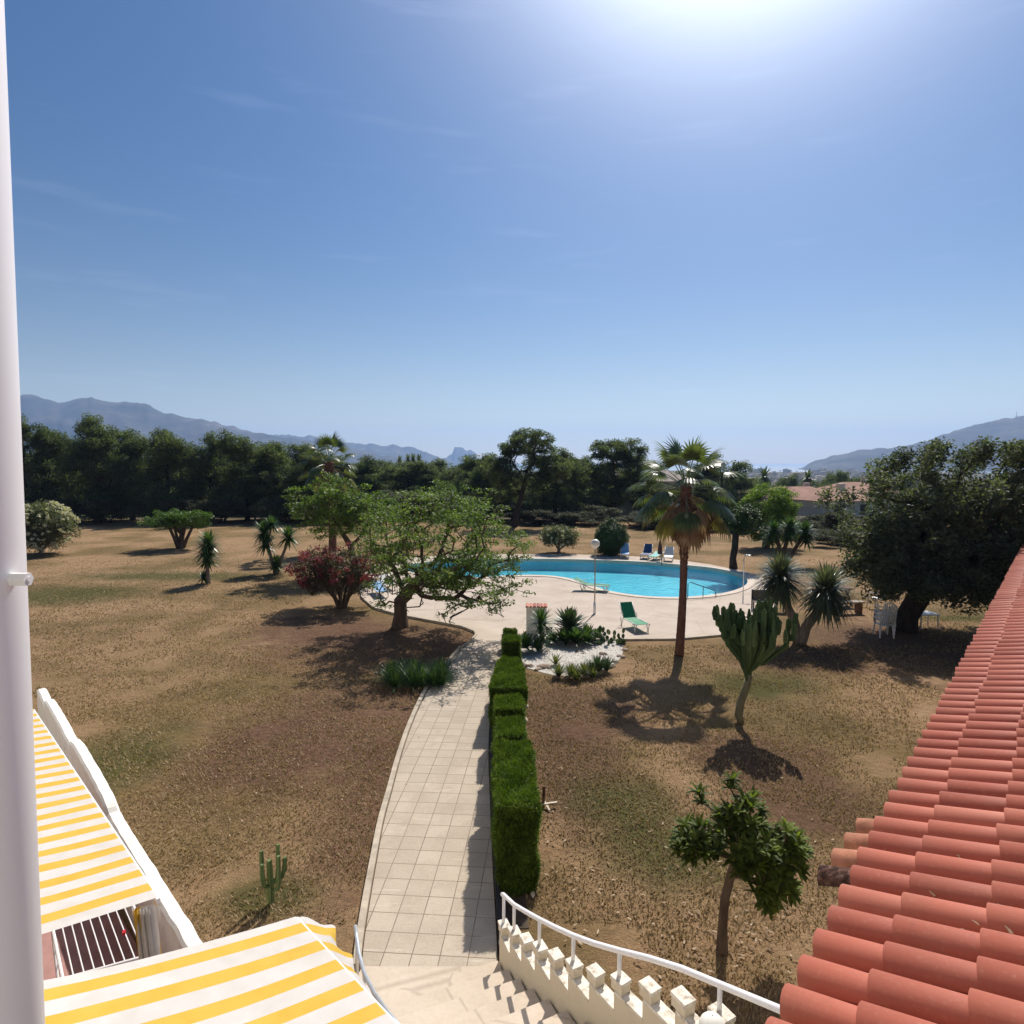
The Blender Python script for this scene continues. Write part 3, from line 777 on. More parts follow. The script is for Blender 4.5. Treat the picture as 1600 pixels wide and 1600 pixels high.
for (u, v, h) in ((557,1462,.62),(561,1490,.62),(569,1520,.68),(585,1552,.8),(606,1582,1.0),(640,1625,1.25)): q = gp(u, v, h); RL.append(q)
r_ = MB(); r_.tube([gp(555,1447,.62)] + RL[1:], 0.022, 10); r_.build('rail', M['steel'], rl2, smooth=True)
for i in (1, 3, 5):
    ps = MB(); ps.tube([(RL[i].x, RL[i].y, 0.0), RL[i]], 0.018, 8); ps.build('post', M['steel'], rl2, smooth=True)
gl = thing('wall_lamp', 'small white globe lamp on the stair parapet at the bottom edge', 'lamp')
q = gp(1113, 1606, 2.45); g_ = MB()
g_.lathe([(0.001,-.085)] + [(0.085*math.sin(a), -0.085*math.cos(a)) for a in np.linspace(.15, math.pi-.05, 10)], (q.x, q.y, 2.45)); g_.build('globe', M['globe'], gl, smooth=True)
g_ = MB(); g_.tube([(q.x,q.y,1.9),(q.x,q.y,2.37)], 0.03, 10); g_.build('stem', M['white_paint'], gl)

# ------------------------------------------------------------------ the camera's own building and the wing with the tiled roof
fb = thing('apartment_building', 'white apartment facade carrying the balcony and the two striped awnings', 'building')
q = MB(); A, B_ = Vector((0.9,-1.35,0)), Vector((-14,13.55,0))
dd = (B_-A).normalized(); nn = Vector((dd.y,-dd.x,0))*-1
mid = (A+B_)/2 + Vector((-.12,-.12,0))
q.box((mid.x, mid.y, 4.5), ((B_-A).length, 0.24, 9.0), math.atan2(dd.y, dd.x)); q.build('wall', M['white_wall'], fb)
for k_ in range(5):
    q = MB()
    c_ = A + dd*(4.5+3.4*k_) + Vector((0.006,0.006,0)); q.box((c_.x, c_.y, 1.25), (1.9, 0.03, 2.1), math.atan2(dd.y, dd.x)); q.build('terrace_door', M['dark_metal'], fb)
pole = thing('white_pole', 'thick round white pole running up the left edge of the view', 'pole')
pb = MB(); t0, t1 = wp(7, 0, .5), wp(71, 1600, .5)
dv = (t1-t0).normalized(); rr_ = 0.046
off_ = Vector((.058,0,0)); pb.tube([t0 - dv*1.6 - off_, t1 + dv*1.2 - off_], rr_, 40); pb.build('shaft', M['jamb'], pole, smooth=True)
pb = MB(); c_ = wp(38, 905, .5); pb.tube([c_ + Vector((-.02,0,0)), c_ + Vector((.0035,0,0))], .0055, 6); pb.tube([c_ + Vector((.0035,0,0)), c_ + Vector((.0045,0,0))], .0022, 12)
pb.build('bracket', M['white_plastic'], pole)

# local axes of awnings: X along facade (away), Y outward, Z up
RZ = math.atan2(1, -1)           # facade direction (-1,1)
ex = Vector((-1,1,0)).normalized(); ey = Vector((1,1,0)).normalized()
HA = 2.3
def awning(label, near_px, far_px, depth, slope, ph, end, hgt_=HA):
    a, b_ = gp(*near_px, hgt_), gp(*far_px, hgt_)
    W = (b_-a).dot(ex)
    X0 = ph*.27 if not end else ((ph*.27 - W) % .27)
    a = a - ex*X0
    # object frame: right handed with X=ex, Y=-ey (towards the wall)
    t = thing('striped_awning', label, 'awning', a, RZ)
    f = MB(); nx, ny = max(10, int(W/0.2)), 12
    for i in range(nx+1):
        for j in range(ny+1):
            x = X0 + W*i/nx; y = depth*j/ny
            sagz = -0.05*math.sin(math.pi*j/ny) + .008*math.sin(x*4.1+j*.5)*math.sin(math.pi*j/ny) - 0.006*math.sin(x*9)*math.sin(math.pi*j/ny)
            f.v.append((x, y, y*slope + sagz))
    for i in range(nx):
        for j in range(ny):
            p_ = i*(ny+1)+j; f.f.append((p_, p_+ny+1, p_+ny+2, p_+1)); f.m.append(0); f.c.append(.5)
    f.build('canopy', M['stripes'], t, smooth=True)
    v = MB(); nx = int(W/0.02)
    for i in range(nx+1):
        x = X0 + W*i/nx; hh = 0.17 + 0.03*abs(math.sin(x*math.pi/0.27))
        v.v += [(x, -0.022, -0.03), (x + 0.004*math.sin(x*20), -0.03 + 0.012*math.sin(x*11), -hh)]
    for i in range(nx): v.f.append((2*i,2*i+2,2*i+3,2*i+1)); v.m.append(0); v.c.append(.5)
    v.build('valance', M['stripes'], t)
    fbm = MB(); fbm.box((X0+W/2, -0.005, -0.035), (W+0.01, 0.028, 0.045)); fbm.build('front_bar', M['white_paint'], t)
    for x in (X0+W*0.18, X0+W*0.82):
        am = MB(); am.tube([(x, 0.02, -0.05), (x+0.25, depth*0.5, depth*slope*.5-0.09), (x, depth-0.02, depth*slope-0.05)], 0.018, 8); am.build('folding_arm', M['white_paint'], t)
    return t, W, X0
aw1, W1, X1 = awning('near yellow and white striped awning filling the bottom left corner', (640,1622), (462,1432), 2.2, 0.30, .80, True)
aw2, W2, X2 = awning('far yellow and white striped awning beside the scalloped white wall', (246,1402), (48,1108), 1.9, 0.20, .47, False)
# loose flap of the near awning hanging past its front bar
fl = MB()
for i in range(25):
    for j in range(7):
        f = i/24; x = X1 + W1 - 1.25*f + .02*math.sin(j*1.3); y = j/6.0; out = .27*(1-f)**.6*(1+.12*math.sin(i*.9))
        fl.v.append((x, -0.02 - out*y, -0.02 - 0.16*y - .05*y*y + 0.025*math.sin(i*.8+j)*y))
for i in range(24):
    for j in range(6): a = i*7+j; fl.f.append((a,a+7,a+8,a+1)); fl.m.append(0); fl.c.append(.5)
fl.build('side_flap', M['stripes'], aw1, smooth=True)

# terrace between the awnings
tp = MB(); t_a = gp(520,1500); 
c0 = Vector((-0.2,0.0,0)); 
tp.prism([[tuple((Vector((-1.2,4.6,0)) + ex*s_ + ey*t_)[:2]) for s_, t_ in ((-1.5,-3.2),(9.5,-3.2),(9.5,-0.4),(-1.5,-0.4))]], 0.0, 0.04)
tag(tp.build('terrace_floor', M['terracotta_floor']), kind='structure')
# scalloped white garden wall
ww = MB(); GW = [gp(u, v, h) for u, v, h in ((340,1500,1.0),(305,1450,1.0),(186,1264,1.0),(128,1170,1.0),(60,1105,1.0),(30,1050,1.0))]
o0 = GW[1]; e1 = (GW[2]-GW[1]); e1.z = 0; L1 = e1.length; e1.normalize(); n1 = Vector((e1.y,-e1.x,0))
def prof_h(s_):
    # s_ metres from the near end; lumps with rounded shoulders
    if s_ < L1: return 1.0
    t_ = (s_-L1) % 2.6
    return 1.0 + 0.03 + 0.20*math.sqrt(max(0, 1-(1-t_/2.6)**2))
pts = []; s_ = -0.9
while s_ < L1 + 6.2: pts.append(s_); s_ += 0.06
vs = []; fs = []
for s_ in pts:
    h_ = prof_h(s_) + 0.012*noise.noise(Vector((s_*4, 0, 0))); j = 0.012*noise.noise(Vector((s_*3, 5, 0)))
    p0 = o0 + e1*s_; th = 0.17
    for off, z in ((0,0.0),(0,h_-.03),(-.03,h_),(-th+.03,h_),(-th,h_-.03),(-th,0.0)):
        q = p0 - n1*0 + Vector((-n1.x,-n1.y,0))*(off+j)*-1; q = Vector((p0.x,p0.y,0)) + n1*(off+j); vs.append((q.x, q.y, z))
for i in range(len(pts)-1):
    for k_ in range(5): a = i*6+k_; fs.append((a, a+1, a+7, a+6))
fs.append((0,5,4,3,2,1))
ww.add(vs, fs)
wo = ww.build('garden_wall', M['white_wall'])
tag(wo, 'low white rendered garden wall with scalloped top behind the awnings', 'wall')
# clothes airer
ca = thing('clothes_airer', 'white folding clothes airer on the red terrace between the awnings', 'clothes airer')
c1, c2, c3, c4 = gp(80,1440,.95), gp(205,1408,.95), gp(242,1490,.95), gp(98,1530,.95)
fr_ = MB()
for a, b_ in ((c1,c2),(c2,c3),(c3,c4),(c4,c1)): fr_.tube([a,b_], 0.016, 8)
fr_.build('frame', M['white_paint'], ca)
for i in range(1, 9):
    f = i/9; rd = MB(); rd.tube([c1.lerp(c2,f), c4.lerp(c3,f)], 0.007, 6); rd.build('rod', M['white_paint'], ca)
for a, b_ in ((c1,c4),(c4,c1),(c2,c3),(c3,c2)):
    lg = MB(); lg.tube([a, Vector((b_.x, b_.y, 0.05))], 0.014, 8); lg.build('leg', M['white_paint'], ca)
pg = MB(); q = c4.lerp(c3,.78); q2 = c1.lerp(c2,.8); pg.box((q+q2)/2*1.0 + Vector((0.02,-.05,.015)), (.03,.05,.03), .5); pg.build('peg', M['red'], ca)
cu = MB(); a, b_ = gp(208,1430,1.9), gp(238,1425,1.9)
for i in range(16):
    f = i/15; q = a.lerp(b_, f)
    for k_ in range(8): cu.v.append((q.x + .03*math.sin(i*1.3)+.01*k_, q.y + .035*math.cos(i*1.3), 1.95 - k_*.14))
for i in range(15):
    for k_ in range(7): z = i*8+k_; cu.f.append((z,z+8,z+9,z+1)); cu.m.append(0); cu.c.append(.5)
cu = tag(cu.build('hanging_cloth', M['stripes'], smooth=True), 'bunched orange and white striped cloth hanging by the garden wall', 'cloth')

# tiled wing
he = 3.4
eN, eF = gp(1238, 1556, he), gp(1590, 870, he)
eu = (eF-eN); eu.z = 0; eu.normalize(); ev = Vector((eu.y, -eu.x, 0))
SL = 0.30
wing = thing('tiled_wing', 'low building wing at right under a salmon red barrel tile roof', 'building', (eN.x, eN.y, 0), math.atan2(eu.y, eu.x))
# local frame: X along eave, -Y up the slope
NU0, NU1, NV = -4, 94, 13
EXP = 0.405; TL = 0.50
pit = Vector((eu.x*0.25, eu.y*0.25, 0)).length
tb = MB(); g = random.Random(3)
ca_ = 1/math.sqrt(1+SL*SL); sa_ = SL*ca_
def tile_cover(mb, u, v0, r0, r1, lift0, lift1, L, nseg=9, m=0, cval=.5, skew=0.0, th=0.014, thick=True):
    vs = []; fs = []
    for k_, (v, r, lf) in enumerate(((v0, r0, lift0), (v0+L, r1, lift1))):
        for rr__ in ((r, r-th) if thick else (r,)):
            for i in range(nseg+1):
                t_ = math.pi*i/nseg
                x = u + rr__*math.cos(t_) + skew*(k_); hh = rr__*math.sin(t_)*0.92 + lf
                vs.append((x, -(v*ca_ - hh*sa_), he - .085 + v*sa_ + hh*ca_))
    a = nseg+1; st_ = 2*a if thick else a
    for i in range(nseg): fs.append((i, i+1, st_+i+1, st_+i))
    if thick:
        for i in range(nseg): fs.append((i+1, i, a+i, a+i+1))
        for i in range(nseg): fs.append((a+i+1, a+i, st_+a+i, st_+a+i+1))
    mb.add(vs, fs, m, cval)
for iu in range(NU0, NU1):
    u = iu*0.25
    st0 = 0.0 + g.uniform(-.012,.012)
    cc = g.random()
    for iv in range(NV):
        L = TL if iv else TL-0.06
        v0 = st0 + (iv*EXP if iv == 0 else iv*EXP - .07 + g.uniform(-.012,.012))
        tile_cover(tb, u + g.uniform(-.004,.004), v0, 0.103+g.uniform(-.003,.003), 0.085, 0.022, 0.002, L, 9, 0, min(1,max(0,0.5*cc+0.5*g.random())), g.uniform(-.006,.006))
tb.build('roof_tiles', M['tile'], wing, smooth=True)
# pans between the covers
pn = MB()
for iu in range(NU0, NU1-1):
    u = iu*0.25+0.125
    vs = []; fs = []
    for iv in range(NV+1):
        v = iv*EXP - (0.03 if iv == 0 else 0)
        for i in range(6):
            t_ = math.pi*(i/5); x = u - 0.075*math.cos(t_); hh = -0.05*math.sin(t_)+0.015
            vs.append((x, -(v*ca_ - hh*sa_), he - .085 + v*sa_ + hh*ca_))
    for iv in range(NV):
        for i in range(5): a = iv*6+i; fs.append((a, a+1, a+7, a+6))
    pn.add(vs, fs, 0, g.random())
pn.build('pan_tiles', M['tile'], wing, smooth=True)
for j, iu in enumerate((5,6,7,8)):
    ot = MB(); tile_cover(ot, iu*0.25, -0.20 + .02*j, 0.088, 0.08, 0.012, 0.02, 0.30, 9)
    o = ot.build('old_tile', M['old_tile'] if iu == 5 else M['worn_tile'], wing, smooth=True)
    if iu == 5: o['label'] = 'blackened old tile sticking out of the eave'
rv = NV*EXP*ca_; top = he + NV*EXP*sa_
sh = MB()
x0, x1 = NU0*0.25-0.1, (NU1-1)*0.25+0.1
sh.add([(x0,0.02,he-.14),(x1,0.02,he-.14),(x1,-rv,top-.14),(x0,-rv,top-.14),(x1,-2*rv,he-.14),(x0,-2*rv,he-.14)], [(0,1,2,3),(3,2,4,5)])
sh.build('roof_deck', M['wood'], wing)
rt = MB(); rt.tube([(x0,-rv,top-.06),(x1,-rv,top-.06)], 0.13, 12); rt.add([(x0,-rv-.0,top-.05),(x1,-rv-.0,top-.05),(x1,-2*rv,he-.05),(x0,-2*rv,he-.05)], [(0,1,2,3)], 0, .5); rt.build('ridge', M['tile'], wing, smooth=False)
wa = MB(); wa.box(((x0+x1)/2+.2, -rv, (he-.25)/2), (x1-x0-.6, 2*rv-.9, he-.25)); wa.build('wall', M['white_wall'], wing)
bits = MB(); g2 = random.Random(9)
for _ in range(30):
    u = g2.choice([1.62,.88,.38,1.1])+g2.uniform(-.05,.05); v = g2.uniform(.3,2.2); bits.blade((u, -v*ca_, he+v*sa_-.03), (g2.uniform(-1,1),g2.uniform(-1,1),.1), .04, .02, .2, 2, c=g2.random())
bits.build('dry_leaf_litter', M['dead_leaf'], wing)['kind'] = 'stuff'

# ------------------------------------------------------------------ hedge: clipped blocks along the path
def hedge_block(label, u0v0, u1v1, w0, w1, h0, h1, seed, off=0.0):
    a, b_ = gp(*u0v0), gp(*u1v1); d_ = b_-a; L = d_.length
    t_loc = a; rz = math.atan2(d_.y, d_.x)
    t = thing('clipped_hedge', label, 'hedge', t_loc, rz, 'clipped hedge blocks along the path')
    g = np.random.default_rng(seed)
    cm = MB()
    def sec(x):
        f = x/L; return (w0*(1-f)+w1*f)/2, h0*(1-f)+h1*f
    N_ = 8; vs = []
    for i in range(N_+1):
        x = 0.03 + (L-0.06)*i/N_; hw, hh = sec(x); hw -= .035; hh -= .035
        for y, z in ((-hw*.85,0.0),(-hw,hh*.5),(-hw*.96,hh),(hw*.96,hh),(hw,hh*.5),(hw*.85,0.0)): vs.append((x,y,z))
    fs = [(i*6+k, i*6+(k+1)%6, (i+1)*6+(k+1)%6, (i+1)*6+k) for i in range(N_) for k in range(6)] + [(0,1,2,3,4,5)[::-1], tuple(N_*6+k for k in range(6))]
    cm.add(vs, fs, 0, 0.05); cm.build('dense_core', M['leaf_hedge'], t)
    area = 2*L*h0 + L*w0 + 2*w0*h0; n = int(min(42000, 9000*area))
    P = []; Nn = []
    prob = np.array([L*h0, L*h0, L*w0, w0*h0, w1*h1]); prob /= prob.sum()
    side = g.choice(5, n, p=prob); r1 = g.random(n); r2 = g.random(n)
    X = np.where(side==3, 0, np.where(side==4, L, r1*L)); f = X/L
    HW = (w0*(1-f)+w1*f)/2; HH = h0*(1-f)+h1*f
    HH = HH + 0.02*np.sin(X*7+seed)
    Y = np.where(side==0, -HW, np.where(side==1, HW, (r2*2-1)*HW)); Y = np.where(side>=3, (r1*2-1)*HW, Y)
    Z = np.where(side==2, HH, r2*HH)
    NX = np.where(side==3,-1,np.where(side==4,1,0)); NY = np.where(side==0,-1,np.where(side==1,1,0)); NZ = np.where(side==2,1,0.25)
    taper = 0.85 + 0.15*np.clip(Z/HH*2,0,1); Y = Y*np.where(side<2, taper, 1)
    Pm = np.stack([X,Y,Z],1) + g.normal(size=(n,3))*0.012; Nm = np.stack([NX,NY,NZ],1).astype(float) + g.normal(size=(n,3))*0.55
    Nm /= np.linalg.norm(Nm,axis=1)[:,None]
    wob = .022*np.sin(Pm[:,0]*4.3+seed)*np.cos(Pm[:,2]*6+Pm[:,1]*5) + .018*np.sin(Pm[:,0]*11+Pm[:,1]*13+Pm[:,2]*9+seed)
    Pm = Pm + np.stack([NX,NY,np.where(side==2,1,0)],1)*wob[:,None]
    Pm[:,2] = np.maximum(Pm[:,2], .01)
    b = np.cross(Nm, g.normal(size=(n,3))); b /= np.linalg.norm(b,axis=1)[:,None]
    s_ = (0.022+0.03*g.random(n)+0.07*(g.random(n)**18))[:,None]
    V = np.empty((n,3,3)); V[:,0]=Pm-b*.010-Nm*.02; V[:,1]=Pm+b*.010-Nm*.02; V[:,2]=Pm+Nm*s_
    lump = 0.5+0.5*np.sin(Pm[:,0]*5+seed)*np.sin(Pm[:,1]*9+Pm[:,2]*6)
    np_mesh('foliage', V.reshape(-1,3), np.arange(n*3).reshape(n,3), M['leaf_hedge'], t, np.clip(0.3*lump+0.7*g.random(n),0,1))
    return t
hedge_block('nearest and tallest block of the clipped hedge, by the stair', (808,1398), (801,1262), .56, .60, 1.28, 1.22, 1)
hedge_block('second clipped hedge block from the stair, slightly lower than the nearest', (798,1246), (797,1204), .48, .48, 1.12, 1.05, 2)
hedge_block('third clipped hedge block from the stair, level with the bark stump', (795,1191), (795,1160), .52, .56, 1.10, 1.02, 3)
hedge_block('long middle block of the clipped hedge, widest of the row', (793,1146), (797,1088), .78, .58, 1.06, .92, 4)
hedge_block('small low hedge block just before the gravel bed', (796,1080), (797,1066), .44, .42, .72, .70, 5)
hedge_block('dark narrow hedge block level with the gravel bed', (799,1057), (800,1043), .44, .42, 1.0, .95, 6)
hedge_block('second hedge block from the far end of the row', (797,1035), (797,1027), .38, .38, .78, .74, 7)
hedge_block('farthest hedge block at the end of the path by the deck', (797,1019), (797,1013), .36, .36, .66, .66, 8)

# white edging stones beside the hedge
g = random.Random(5)
def rock_mesh(seed, sq=(1,1,.6)):
    m_ = MB(); gg = random.Random(seed); vs = []
    bm = bmesh.new(); bmesh.ops.create_icosphere(bm, subdivisions=2, radius=1)
    for v in bm.verts:
        n_ = noise.noise(v.co*1.4+Vector((seed*3,0,0))); v.co *= 0.85+0.45*n_
        v.co = Vector((v.co.x*sq[0], v.co.y*sq[1], v.co.z*sq[2]))
    bm.verts.index_update()
    m_.add([v.co.copy() for v in bm.verts], [[v.index for v in f.verts] for f in bm.faces]); bm.free(); return m_
def rocks(name, label, cat, group, mat, spots, seeds=(1,2,3)):
    protos = []
    for i, (x, y, sx, sy, sz, rz) in enumerate(spots):
        if i < len(seeds):
            o = rock_mesh(seeds[i]).build(name, mat); protos.append(o)
        else:
            o = protos[i % len(protos)].copy(); COL.objects.link(o)
        o.location = (x, y, sz*0.25); o.scale = (sx, sy, sz); o.rotation_euler = (0,0,rz); tag(o, label, cat, group)
sp = []
for u, v, L in ((820,1092,.10),(823,1104,.08),(818,1112,.09),(821,1124,.20),(820,1140,.24),(820,1158,.22),(819,1174,.10),(822,1184,.08),(829,1210,.07),(834,1226,.06),(831,1392,.16)):
    q = gp(u, v); sp.append((q.x, q.y, .05 if L>.12 else L*.7, L, .07, g.uniform(-.2,.2)))
rocks('edging_stone', 'pale stone edging the bed right of the clipped hedge', 'stone', 'pale stones beside the hedge', M['white_stone'], sp)

# crossed garden stake
sk_ = thing('wooden_stake', 'short dark stake with white crossed slats beside the hedge', 'stake', gp(849,1262))
m_ = MB(); m_.bar((0,0,0),(0.01,0.02,.38),.04); m_.build('post', M['wood'], sk_)
m_ = MB(); m_.bar((-.16,-.05,.07),(.24,0.02,.09),.035,.015); m_.build('slat', M['white_stone'], sk_)
m_ = MB(); m_.bar((.0,.08,.11),(.10,-.14,.03),.035,.015); m_.build('slat', M['white_stone'], sk_)

# ------------------------------------------------------------------ gravel bed
gb_px = [(812,1012),(835,1003),(890,1001),(940,1001),(968,1004),(973,1018),(965,1034),(945,1048),(905,1056),(865,1055),(830,1046),(812,1038),(806,1024)]
gb = catmull([tuple(gp(u, v)[:2]) for u, v in gb_px], 4)
p = MB(); p.prism([gb], 0, 0.012); tag(p.build('gravel_bed', M['pebble']), kind='structure')
def inside(x, y, lp):
    c = False; n = len(lp)
    for i in range(n):
        a, b_ = lp[i], lp[i-1]
        if (a[1] > y) != (b_[1] > y) and x < (b_[0]-a[0])*(y-a[1])/(b_[1]-a[1])+a[0]: c = not c
    return c
gx = [q[0] for q in gb]; gy = [q[1] for q in gb]
Vp = []; Fp = []; val = []; g = random.Random(11); octf = [(0,1,4),(1,2,4),(2,3,4),(3,0,4)]
while len(Vp) < 4200*5:
    x, y = g.uniform(min(gx),max(gx)), g.uniform(min(gy),max(gy))
    if not inside(x, y, gb): continue
    r_ = g.uniform(.018,.045); a0 = g.random()*6; b0 = len(Vp)
    for k_ in range(4): Vp.append((x+r_*math.cos(a0+k_*1.57), y+r_*math.sin(a0+k_*1.57), .012))
    Vp.append((x+g.uniform(-.3,.3)*r_, y+g.uniform(-.3,.3)*r_, .012+r_*g.uniform(.5,.9)))
    for f in octf: Fp.append([b0+i for i in f]); val.append(g.random())
tag(np_mesh('white_gravel', np.array(Vp), np.array(Fp), M['pebble'], None, val), kind='stuff')
sp = []
for u, v, L in ((975,1006,.14),(976,1016,.16),(970,1027,.18),(961,1035,.15),(953,1043,.2),(943,1050,.16),(930,1054,.14),(915,1058,.16),(885,1060,.15),(868,1059,.13),(850,1044,.26),(841,1047,.16),(826,1042,.2),(814,1038,.18),(808,1030,.12),(942,1023,.2),(903,1019,.12),(912,1022,.10),(848,1024,.12),(855,1018,.1)):
    q = gp(u, v); sp.append((q.x, q.y, L, L*.6, L*.6, g.uniform(-1,1)))
rocks('rock', 'brown rock lying in or round the white gravel bed', 'rock', 'rocks round the gravel bed', M['stone'], sp, (4,5,6))

# ------------------------------------------------------------------ spiky plants
def rosette(mb, c, n, L, w, el0=5, el1=85, droop=.6, segs=4, seed=0, cbase=.3, axis=None, prof=None):
    g = random.Random(seed)
    for i in range(n):
        az = i*2.39996 + g.uniform(-.2,.2); f = (i+.5)/n
        el = R(el0 + (el1-el0)*f**0.8 + g.uniform(-6,6))
        d_ = Vector((math.cos(az)*math.cos(el), math.sin(az)*math.cos(el), math.sin(el)))
        l = L*(1-.25*f)*g.uniform(.85,1.1)
        mb.blade(Vector(c), d_, l, w, droop*(1-.5*f), segs, c=min(1,max(0,cbase + .5*f + g.uniform(-.25,.25))), prof=prof)
def spiky(name, label, cat, px, heads, mat, trunk=None, tr=.07, n=80, L=.5, w=.05, droop=.6, el0=-20, group=None, barkm='bark_grey', prof=None, seed=0, trunks=None):
    t = thing(name, label, cat, gp(*px), 0, group)
    for k_, h in enumerate(heads):
        c = Vector(h[:3]); Lh = h[3] if len(h) > 3 else L; nh = h[4] if len(h) > 4 else n
        m_ = MB(); rosette(m_, c, nh, Lh, w, el0, 85, droop, 4, seed+k_, prof=prof); m_.build('leaf_head', M[mat], t)
    for tk in (trunks or []):
        m_ = MB(); P_ = [Vector(p) for p in tk[0]]; pts = []
        for i in range(len(P_)-1):
            for j in range(4): pts.append(P_[i].lerp(P_[i+1], j/4) + Vector((math.sin(i*4+j)*.01,0,0)))
        pts.append(P_[-1]); rr = [tk[1]*(1.25-.5*i/len(pts)) for i in range(len(pts))]
        m_.tube(pts, rr, 8); m_.build('trunk', M[barkm], t, smooth=True)
    return t
# lawn yuccas at left
spiky('yucca', 'single stemmed yucca standing alone on the dry lawn at left', 'yucca', (325,912), [(.08,0,2.0,.95,130),(.04,0,1.6,.95,130),(.0,0,1.2,.85,110),(-.2,0,.28,.5,60)], 'leaf_yucca', n=70, w=.10, el0=-45, trunks=[(((0,0,0),(.0,0,.6),(.06,0,1.5),(.08,0,1.95)),.09)])
spiky('yucca', 'two headed yucca on the lawn behind the pink bougainvillea', 'yucca', (430,896), [(-.55,0,2.2,1.0,130),(-.45,0,1.6,.95,120),(.75,0,1.95,.95,130),(.1,-.1,.5,.75,90),(-.2,.2,2.6,.75,90)], 'leaf_yucca', n=70, w=.11, el0=-50, seed=5, trunks=[(((0,0,0),(-.2,0,.9),(-.5,0,2.2)),.09),(((.1,0,0),(.4,0,.9),(.75,0,1.75)),.08)])
# dragon-tree pair right of centre
spiky('dragon_tree', 'two headed spiky dragon tree leaning apart right of the candelabra cactus', 'tree', (1247,1006),
      [(-.55,.3,2.15,1.2,420),(-.52,.3,1.9,1.1,160),(.78,-.2,1.8,1.3,460),(.75,-.2,1.5,1.15,200)], 'leaf_dragon', w=.07, droop=1.1, el0=-60, seed=9, barkm='bark_grey',
      trunks=[(((0,0,0),(-.12,.1,.8),(-.4,.25,1.4),(-.55,.3,2.0)),.14),(((.06,0,0),(.2,-.1,.6),(.5,-.2,1.1),(.78,-.2,1.7)),.15)])
spiky('yucca', 'tall three headed yucca behind the dragon tree at the lawn edge', 'yucca', (1216,884),
      [(-.3,0,2.0,.95,110),(.65,.1,2.2,1.0,110),(1.5,0,1.95,.95,110),(-.5,0,1.5,.8,70),(1.5,-.2,1.5,.8,70),(.5,0,1.7,.8,70)], 'leaf_yucca', w=.13, el0=-50, droop=.7, seed=21, barkm='bark_brown',
      trunks=[(((0,0,0),(.0,0,1.2),(-.3,0,1.9)),.12),(((.2,0,0),(.4,.1,1.0),(.65,.1,2.1)),.12),(((.3,-.1,0),(.9,0,.9),(1.5,0,1.9)),.12)])
# plants of the gravel bed
spiky('small_yucca', 'bright striped yucca in front of the white service box', 'yucca', (845,1014), [(0,0,.85,.7,110),(0,0,.55,.55,50),(.05,0,.3,.45,30)], 'leaf_yucca', w=.055, el0=-20, seed=31, trunks=[(((0,0,0),(0,0,.8)),.05)])
agp = lambda t: (math.sin(math.pi*min(1,t*.75+.22)))*1.0
spiky('agave', 'large grey green agave rosette behind the white gravel', 'agave', (889,1000), [(0,0,.5,.78,95),(0,0,.3,.75,60)], 'leaf_agave', w=.13, el0=5, droop=.15, seed=33, prof=agp)
for i, (u, v, sc_, lab) in enumerate(((822,1020,.42,'dark leafy agave clump right beside the end of the hedge'), (900,1010,.45,'bright green leafy clump at the back of the gravel bed'), (917,1004,.38,'bright leafy clump right of the large agave rosette'), (880,1008,.36,'low green clump below the large agave rosette'))):
    spiky('aloe', lab, 'plant', (u, v), [(0,0,.15,sc_+.22,70),(.35,.1,.12,sc_+.05,50),(-.33,.05,.12,sc_+.05,50)], 'leaf_yucca', w=.09, el0=8, droop=.5, seed=41+i*3, prof=agp)
spiky('aloe', 'reddish green small aloe in the middle of the white gravel', 'plant', (868,1040), [(0,0,.03,.42,34)], 'leaf_olive', w=.045, el0=25, droop=.2, seed=60)
spiky('strap_plant', 'grey green strappy clump at the front left of the gravel bed', 'plant', (893,1060), [(0,0,.02,.55,120),(.35,.1,.02,.55,100),(-.35,.05,.02,.5,100),(.1,-.25,.02,.45,80),(.6,0,.02,.4,60)], 'leaf_olive', w=.03, el0=30, droop=.7, seed=63)
spiky('strap_plant', 'strappy clump at the front right of the gravel bed', 'plant', (935,1052), [(0,0,.02,.68,110),(.25,.1,.02,.55,80),(-.2,-.1,.02,.5,60)], 'leaf_agave', w=.035, el0=35, droop=.6, seed=67)
# agapanthus clump left of path
hd = []; g = random.Random(8)
for i in range(24): hd.append((g.uniform(-.85,.75), g.uniform(-.55,.65), .02, g.uniform(.55,.85), 50))
spiky('agapanthus_clump', 'wide clump of dark strappy leaves by the left path kerb', 'plant', (650,1066), hd, 'leaf_yucca', w=.038, el0=25, droop=1.0, seed=71)

# prickly pear
pp = thing('prickly_pear', 'low prickly pear with round pads at the right of the gravel bed', 'cactus', gp(950,1005))
g = random.Random(4)
def pad(c, rz, tilt, s_):
    m_ = MB(); q = Matrix.Rotation(rz,3,'Z') @ Matrix.Rotation(tilt,3,'X'); vs = []; n_ = 12
    for r_, z in ((.0,.03),(.7,.028),(1,0),(.7,-.028),(0,-.03)):
        for k_ in range(n_):
            a = 2*math.pi*k_/n_; vs.append(Vector(c) + q @ Vector((r_*s_*.7*math.cos(a), z, s_*(1+r_*math.sin(a)))))
    m_.add(vs, [(i*n_+k_, i*n_+(k_+1)%n_, (i+1)*n_+(k_+1)%n_, (i+1)*n_+k_) for i in range(4) for k_ in range(n_)], 0, g.random())
    return m_
for i in range(26):
    lvl = i//11; m_ = pad((g.uniform(-.5,.5), g.uniform(-.25,.25), lvl*.17), g.uniform(-1,1), g.uniform(-.4,.4), g.uniform(.08,.11)); m_.build('pad', M['cactus'], pp, smooth=True)

